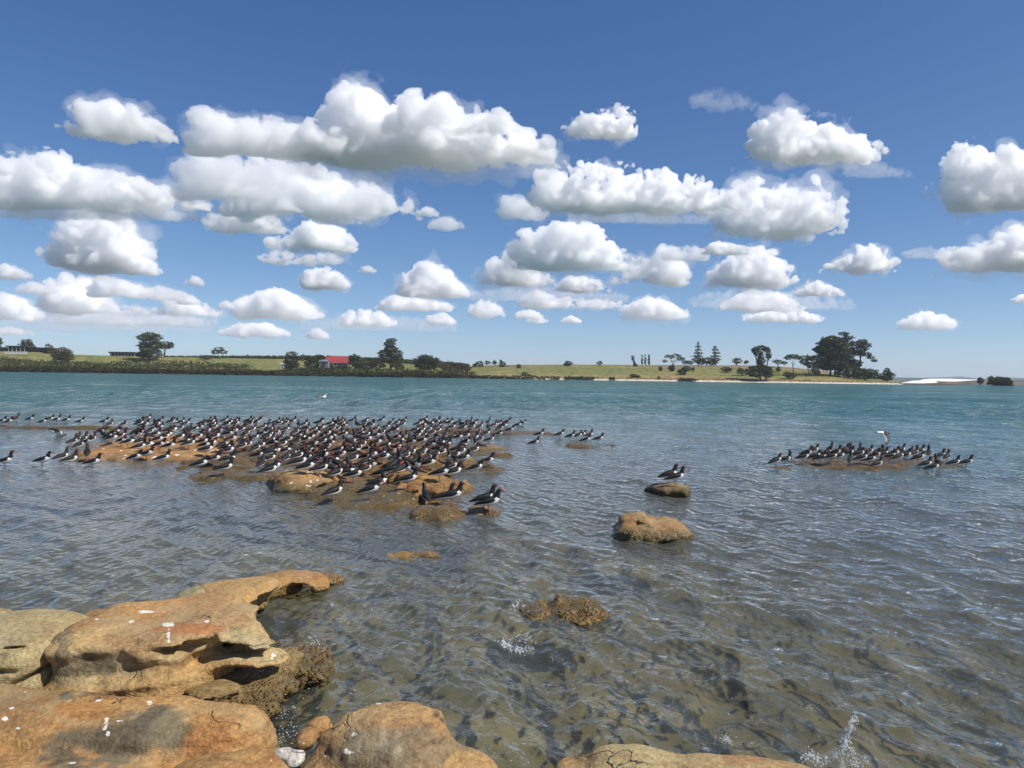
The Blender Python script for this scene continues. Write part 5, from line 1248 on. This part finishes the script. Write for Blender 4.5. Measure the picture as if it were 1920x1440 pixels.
def make_cloud(label, top, base, tau=14.0, seed=0, res=1.0, rough=1.0, fat=1.0, coarse=1.0, group='cumulus clouds over the bay'):
    """top: outline of the upper edge, base: level of the foot, both in photo pixels; built at the distance a 1000 m cloud base has there"""
    rs = np.random.default_rng(seed + 100)
    xs = np.array([p[0] for p in top], float); ts = np.array([p[1] for p in top], float)
    xc = (xs[0] + xs[-1]) / 2
    d = ray(xc, base)
    Y = min(1000.0 / max(d.z / d.y, 0.03), 26000.0)
    m_px = Y / F_PX
    W, Hh = xs[-1] - xs[0], base - ts.min()
    dep = 0.32 * min(W, 2.0 * Hh) * fat
    puffs = []
    for _ in range(int(12 + 7.0 * W / Hh)):
        x = rs.uniform(xs[0], xs[-1]); t = np.interp(x, xs, ts); hh = base - t
        if hh < 3: continue
        r = min(rs.uniform(0.22, 0.46) * hh, 0.45 * Hh)
        x = min(max(x, xs[0] + 0.85 * r), xs[-1] - 0.85 * r)
        edge = min(x - xs[0], xs[-1] - x) / (W / 2)
        puffs.append((x, rs.uniform(-1, 1) * max(dep * (0.25 + 0.75 * min(1, edge * 2)) - r, 0), base - rs.uniform(0.15, 1) * (hh - r) - 0.1 * r, r))
    for _ in range(int(20 + 14 * W / Hh)):
        x = rs.uniform(xs[0], xs[-1]); t = np.interp(x, xs, ts); hh = base - t
        if hh < 3: continue
        r = rs.uniform(0.12, 0.24) * min(hh * 1.4, Hh)
        x = min(max(x, xs[0] + 0.7 * r), xs[-1] - 0.7 * r)
        puffs.append((x, rs.uniform(-0.7, 0.7) * dep, t + r * 1.02, r))
    for k in range(int(6 * W / Hh) + 6):                    # fill of the lower body
        x = xs[0] + (k + rs.uniform(0.2, .8)) * W / (int(6 * W / Hh) + 6); t = np.interp(x, xs, ts); hh = base - t
        r = max(0.32 * hh, 2.0); x = min(max(x, xs[0] + r), xs[-1] - r)
        puffs.append((x, rs.uniform(-.3, .3) * dep, base - r * 0.8, r))
    P = np.array(puffs)
    pad = 0.2 * Hh + 4
    lo = np.array([xs[0] - pad, -dep - pad, 0 - pad]); hi = np.array([xs[-1] + pad, dep + pad, Hh + pad])
    h = min(max(3.5, (hi[2] - lo[2]) / 60), 4.0) * coarse
    n = np.ceil((hi - lo) / h).astype(int) + 2
    gx, gy, gz = (lo[i] + h * np.arange(n[i], dtype=np.float32) for i in range(3))
    Fv = np.full(tuple(n), 1e3, np.float32)
    for x, y, yy, r in P:
        z = base - yy; k = 0.22 * r; R = r * 1.9 + 2 * h
        sl = tuple(slice(max(int((c - R - g[0]) / h), 0), max(int((c + R - g[0]) / h) + 2, 1)) for c, g in ((x, gx), (y, gy), (z, gz)))
        dd = np.sqrt((gx[sl[0]][:, None, None] - x) ** 2 + (gy[sl[1]][None, :, None] - y) ** 2 + ((gz[sl[2]][None, None, :] - z) * 1.12) ** 2) - r
        Fv[sl] = smin(Fv[sl], dd, k)
    near = np.abs(Fv) < 0.5 * Hh
    ii = np.argwhere(near)
    pts = lo + ii * h
    o = rs.uniform(0, 1, 3)
    L = max(Hh, 26.0) * 1.5
    nz = -sample(BILLOW, pts / L + o) * 0.047 * L * rough + sample(FBM, pts / (L * 2.2) + o) * 0.035 * Hh * rough
    nz = nz - sample(BILLOW, pts / (0.42 * L) + o[::-1]) * 0.014 * L * rough
    pre = Fv[near]
    Fv[near] += nz.astype(np.float32) + 0.02 * Hh
    Fv[near] = np.maximum(Fv[near], (pre - 0.09 * Hh) * 0.7)
    flat = -(gz[None, None, :] - 0.10 * Hh) + 0.0 * Fv
    flat[near] += sample(FBM, pts / (Hh * 1.6) + o[::-1]) * 0.05 * Hh
    Fv = -smin(-Fv, -flat, 0.10 * Hh)
    def body(field, density):
        field[0], field[-1], field[:, 0], field[:, -1], field[:, :, 0], field[:, :, -1] = 1, 1, 1, 1, 1, 1
        V, Q = surface_nets(field, lo, h)
        V = V * m_px
        V[:, 0] -= xc * m_px
        return mesh_np('cloud', V, Q, [cloud_mat(density)])
    org = at_depth(xc, base, Y)
    org.x *= 1 + 0.75 * dep * m_px / Y
    org.y += 0.75 * dep * m_px                               # its near side stands at that distance
    dens = 0.82 * tau / (Hh * m_px)
    ob = link('cloud', body(Fv.copy(), dens), loc=org)
    G = Fv[::2, ::2, ::2].copy()                              # thin ragged vapour round the body
    ii = np.argwhere(np.abs(G) < 0.5 * Hh)
    pts = lo + ii * (2 * h)
    G[tuple(ii.T)] += sample(FBM, pts / (Hh * 1.3) + o[::-1]) * 0.12 * Hh - 0.03 * Hh
    h *= 2
    link('vapour', body(G, dens * 0.085), ob)
    tag(ob, label, 'cloud', group)
    return ob
CLOUDS = [
 ('flat fluffy cloud with a wispy foot, alone at the upper left', [(122,232),(150,190),(205,176),(260,196),(300,225),(342,245)], 262, 9),
 ('largest cloud of all, tall white dome with flat grey base', [(540,250),(600,215),(620,170),(665,142),(715,172),(760,165),(820,168),(850,195),(960,200),(1000,232),(1060,270)], 294, 16),
 ('ragged grey cloud trailing left from the largest white dome', [(348,230),(390,195),(440,215),(500,212),(560,228),(640,245)], 292, 7),
 ('ragged grey patch between the two big clouds left of centre', [(335,290),(370,268),(420,270),(480,300),(520,330)], 375, 5),
 ('long lumpy cloud bank running in from the left edge', [(-60,290),(0,268),(40,288),(110,270),(140,300),(250,320),(330,345),(400,370)], 392, 14),
 ('broad white cloud under the largest dome, lit along its top', [(420,320),(460,283),(540,282),(620,300),(700,345),(760,345),(785,390)], 415, 14),
 ('small puff right of the broad cloud under the dome', [(778,395),(800,383),(825,396)], 406, 4),
 ('soft grey low cloud beneath the broad white one', [(385,408),(450,382),(500,390),(535,420)], 436, 7),
 ('small heaped cloud with a bright right shoulder left of centre', [(500,455),(560,425),(600,398),(640,420),(678,462)], 472, 12),
 ('ragged small cloud beneath the heaped one left of centre', [(485,478),(520,462),(560,478),(620,468),(660,490)], 498, 5),
 ('tall cauliflower cloud on the left, as high as it is wide', [(92,462),(130,425),(160,395),(195,385),(235,400),(250,450),(262,490)], 516, 16),
 ('little cloud leaning on the foot of the tall cauliflower cloud', [(236,498),(275,480),(302,505)], 520, 8),
 ('bright heaped cloud under the tall cauliflower cloud', [(75,560),(115,520),(145,512),(170,545),(240,572)], 592, 12),
 ('grey topped small cloud right of the bright heaped one', [(165,535),(200,513),(240,525),(300,548)], 560, 7),
 ('thin small cloud low at the far left edge', [(-30,505),(10,492),(62,512)], 524, 6),
 ('low white cloud cut by the left edge near the trees', [(-40,560),(15,548),(40,560),(76,585)], 604, 9),
 ('low bright ragged cloud left of the one above the lone tree', [(238,572),(300,575),(335,540),(370,560),(412,582)], 594, 9),
 ('tiny cloud above the low bright ragged one', [(345,528),(365,514),(384,528)], 536, 4),
 ('flat topped white heap above the hedge line left of centre', [(440,572),(490,540),(520,536),(560,556),(602,588)], 602, 13),
 ('long low cream cloud just above the hedge line', [(412,620),(450,605),(500,604),(545,622)], 637, 9),
 ('tiny low cloud right of the long cream one', [(574,628),(596,612),(618,628)], 638, 6),
 ('small round cloud alone left of centre', [(567,525),(590,500),(615,498),(652,525)], 545, 11),
 ('white heaped cloud above the dark pointed tree', [(748,530),(780,490),(810,484),(850,515),(878,548)], 561, 14),
 ('low white cloud right above the red roof', [(640,590),(670,576),(710,580),(744,602)], 616, 9),
 ('flat white bar cloud beneath the heaped one', [(700,575),(740,552),(790,558),(850,568)], 586, 8),
 ('ragged low cloud beneath the flat bar cloud', [(800,592),(830,584),(856,600)], 610, 5),
 ('small ragged cloud low in the middle', [(868,592),(900,557),(925,562),(948,585)], 600, 6),
 ('bright cloud with a shaded left side in the middle', [(895,515),(930,475),(965,464),(1000,490),(1040,525)], 537, 11),
 ('wide cloud with a grey cap in the middle of the sky', [(950,450),(990,425),(1060,412),(1110,420),(1150,450),(1180,470),(1240,490),(1290,520)], 505, 13),
 ('heaped small cloud right of the wide grey capped one', [(1145,515),(1200,500),(1245,456),(1270,480),(1292,522)], 536, 8),
 ('low heaped cloud under the bright shaded one', [(1030,545),(1075,512),(1110,518),(1160,545)], 553, 10),
 ('low flat cloud in the middle above the green hill', [(960,565),(1000,542),(1050,555),(1165,562)], 580, 8),
 ('lowest small cloud in the middle above the hill', [(962,588),(990,575),(1020,590)], 600, 6),
 ('low white cloud above the row of slender trees', [(1165,575),(1210,553),(1240,558),(1292,585)], 598, 9),
 ('tiny cloud low above the grassy hill', [(1052,597),(1070,589),(1092,600)], 606, 6),
 ('small rounded cloud high right of the largest dome', [(1056,222),(1080,207),(1110,205),(1140,185),(1170,195),(1186,215)], 254, 12),
 ('long flat cloud right of centre with a tapering left tip', [(995,312),(1060,296),(1160,296),(1250,308),(1330,330),(1392,362)], 392, 15),
 ('bright domed cloud joined to the right end of the flat one', [(1340,420),(1375,335),(1400,320),(1440,340),(1500,325),(1560,365),(1598,420)], 452, 16),
 ('grey wisp left of the long flat cloud', [(935,360),(970,362),(1000,375),(1032,400)], 412, 3.5),
 ('white cloud with a rounded left end high on the right', [(1398,262),(1415,210),(1455,203),(1520,222),(1590,235),(1652,272)], 298, 14),
 ('faint veil of cloud high above the right clouds', [(1295,172),(1350,160),(1418,190)], 204, .45),
 ('faint wisps under the high right cloud', [(1585,305),(1630,296),(1715,322)], 330, .5),
 ('big bright cloud cut by the right edge', [(1762,330),(1770,268),(1800,252),(1850,270),(1870,290),(1915,262),(1990,270)], 392, 16),
 ('long cloud under the big one at the right edge', [(1762,472),(1790,455),(1850,460),(1900,415),(1990,420)], 508, 11),
 ('small peaked cloud above the big dark trees', [(1542,497),(1590,475),(1625,447),(1660,470),(1698,505)], 514, 11),
 ('stacked cloud with a bright right shoulder above the trees', [(1318,520),(1360,480),(1410,458),(1450,475),(1510,525)], 538, 13),
 ('grey flat cloud resting on the stacked bright one', [(1310,470),(1340,450),(1390,455),(1410,468)], 478, 6),
 ('flat low cloud under the stacked bright one', [(1350,570),(1410,540),(1460,545),(1510,575)], 588, 8),
 ('small low cloud right of the stacked bright one', [(1490,545),(1530,523),(1582,548)], 558, 8),
 ('lowest flat cloud left of the big dark trees', [(1390,588),(1450,580),(1500,578),(1546,592)], 606, 8),
 ('small low cloud right of the big dark trees', [(1688,602),(1730,580),(1760,586),(1792,600)], 619, 7),
 ('tiny cloud low at the right edge', [(1896,562),(1915,550),(1950,562)], 572, 7),

 ('thin low grey cloud bank lying along the left above the shed', [(90,590),(160,582),(260,588),(330,584),(410,596)], 612, 2.2),
 ('faint grey cloud streak low at the left edge', [(-40,380),(60,376),(180,382),(300,386),(390,395)], 412, 2.0),
 ('soft grey puff among the low clouds at the left', [(262,545),(300,530),(345,545)], 566, 3),
 ('faint low haze of cloud left of the flat topped heap', [(0,590),(120,578),(250,584),(400,590)], 628, .8),
 ('faint low streak between the red roof and the pointed tree', [(560,598),(680,590),(800,592),(860,604)], 622, .8),
 ('faint smear of cloud in the middle above the heaped ones', [(880,545),(980,532),(1080,540),(1180,548)], 568, .9),
 ('faint smear under the stacked clouds above the dark trees', [(1290,548),(1400,535),(1500,540),(1600,556)], 580, .9),
 ('thin torn patch between the long flat cloud and the capped one', [(1060,395),(1130,388),(1230,392),(1330,400)], 418, .8),
 ('thin torn patch right of the small peaked cloud', [(1690,468),(1740,458),(1790,470)], 486, .7),
 ('pale ragged puff low at the left under the thin small cloud', [(28,538),(60,524),(104,540)], 552, 3.5),
 ('small bright tuft right of the grey topped cloud at the left', [(330,560),(352,548),(378,562)], 574, 5),
 ('small low puff over the long dark shed', [(196,602),(226,592),(262,604)], 614, 4),
 ('pale low puff over the flat roofed house', [(-20,618),(20,610),(66,620)], 630, 4),
 ('tiny puff left of the flat topped white heap', [(408,570),(424,562),(440,572)], 580, 4),
 ('tiny pale puff right of the small round cloud', [(668,504),(688,495),(708,505)], 512, 4),
 ('small faint puff above the middle clouds', [(1240,470),(1275,455),(1330,462)], 488, 2.5),
 ('faint grey wisp below the broad white cloud', [(800,415),(840,402),(872,418)], 434, 2.0),
 ('ragged little cloud at the foot of the low heaped one', [(985,598),(1010,590),(1030,600)], 608, 4),
]
for i, (lab, top, base, tau) in enumerate(CLOUDS):
    make_cloud(lab, top, base, tau, seed=i, res=1.35 if top[-1][0] - top[0][0] > 230 else 1.0)

# unseen clouds added overhead, so that their mirror image brightens the near water
for i, (x, y, wd, hh) in enumerate(((200, -150, 520, 150), (1000, -260, 640, 190), (1800, -120, 420, 130), (-500, -300, 600, 180), (600, -620, 760, 240), (1700, -560, 700, 220), (2700, -350, 700, 200), (-1300, -560, 900, 250), (1150, -1150, 900, 320), (-200, -1150, 800, 300), (2500, -1050, 1000, 320), (-900, -80, 420, 130), (2600, 60, 380, 120))):
    o = make_cloud('unseen clouds added overhead to brighten the water', [(x - wd / 2, y - .35 * hh), (x - .25 * wd, y - .8 * hh), (x, y - hh), (x + .3 * wd, y - .7 * hh), (x + wd / 2, y - .3 * hh)], y, 13, seed=200 + i, coarse=4.0)
    del o['category'], o['group']
    o['kind'] = 'stuff'
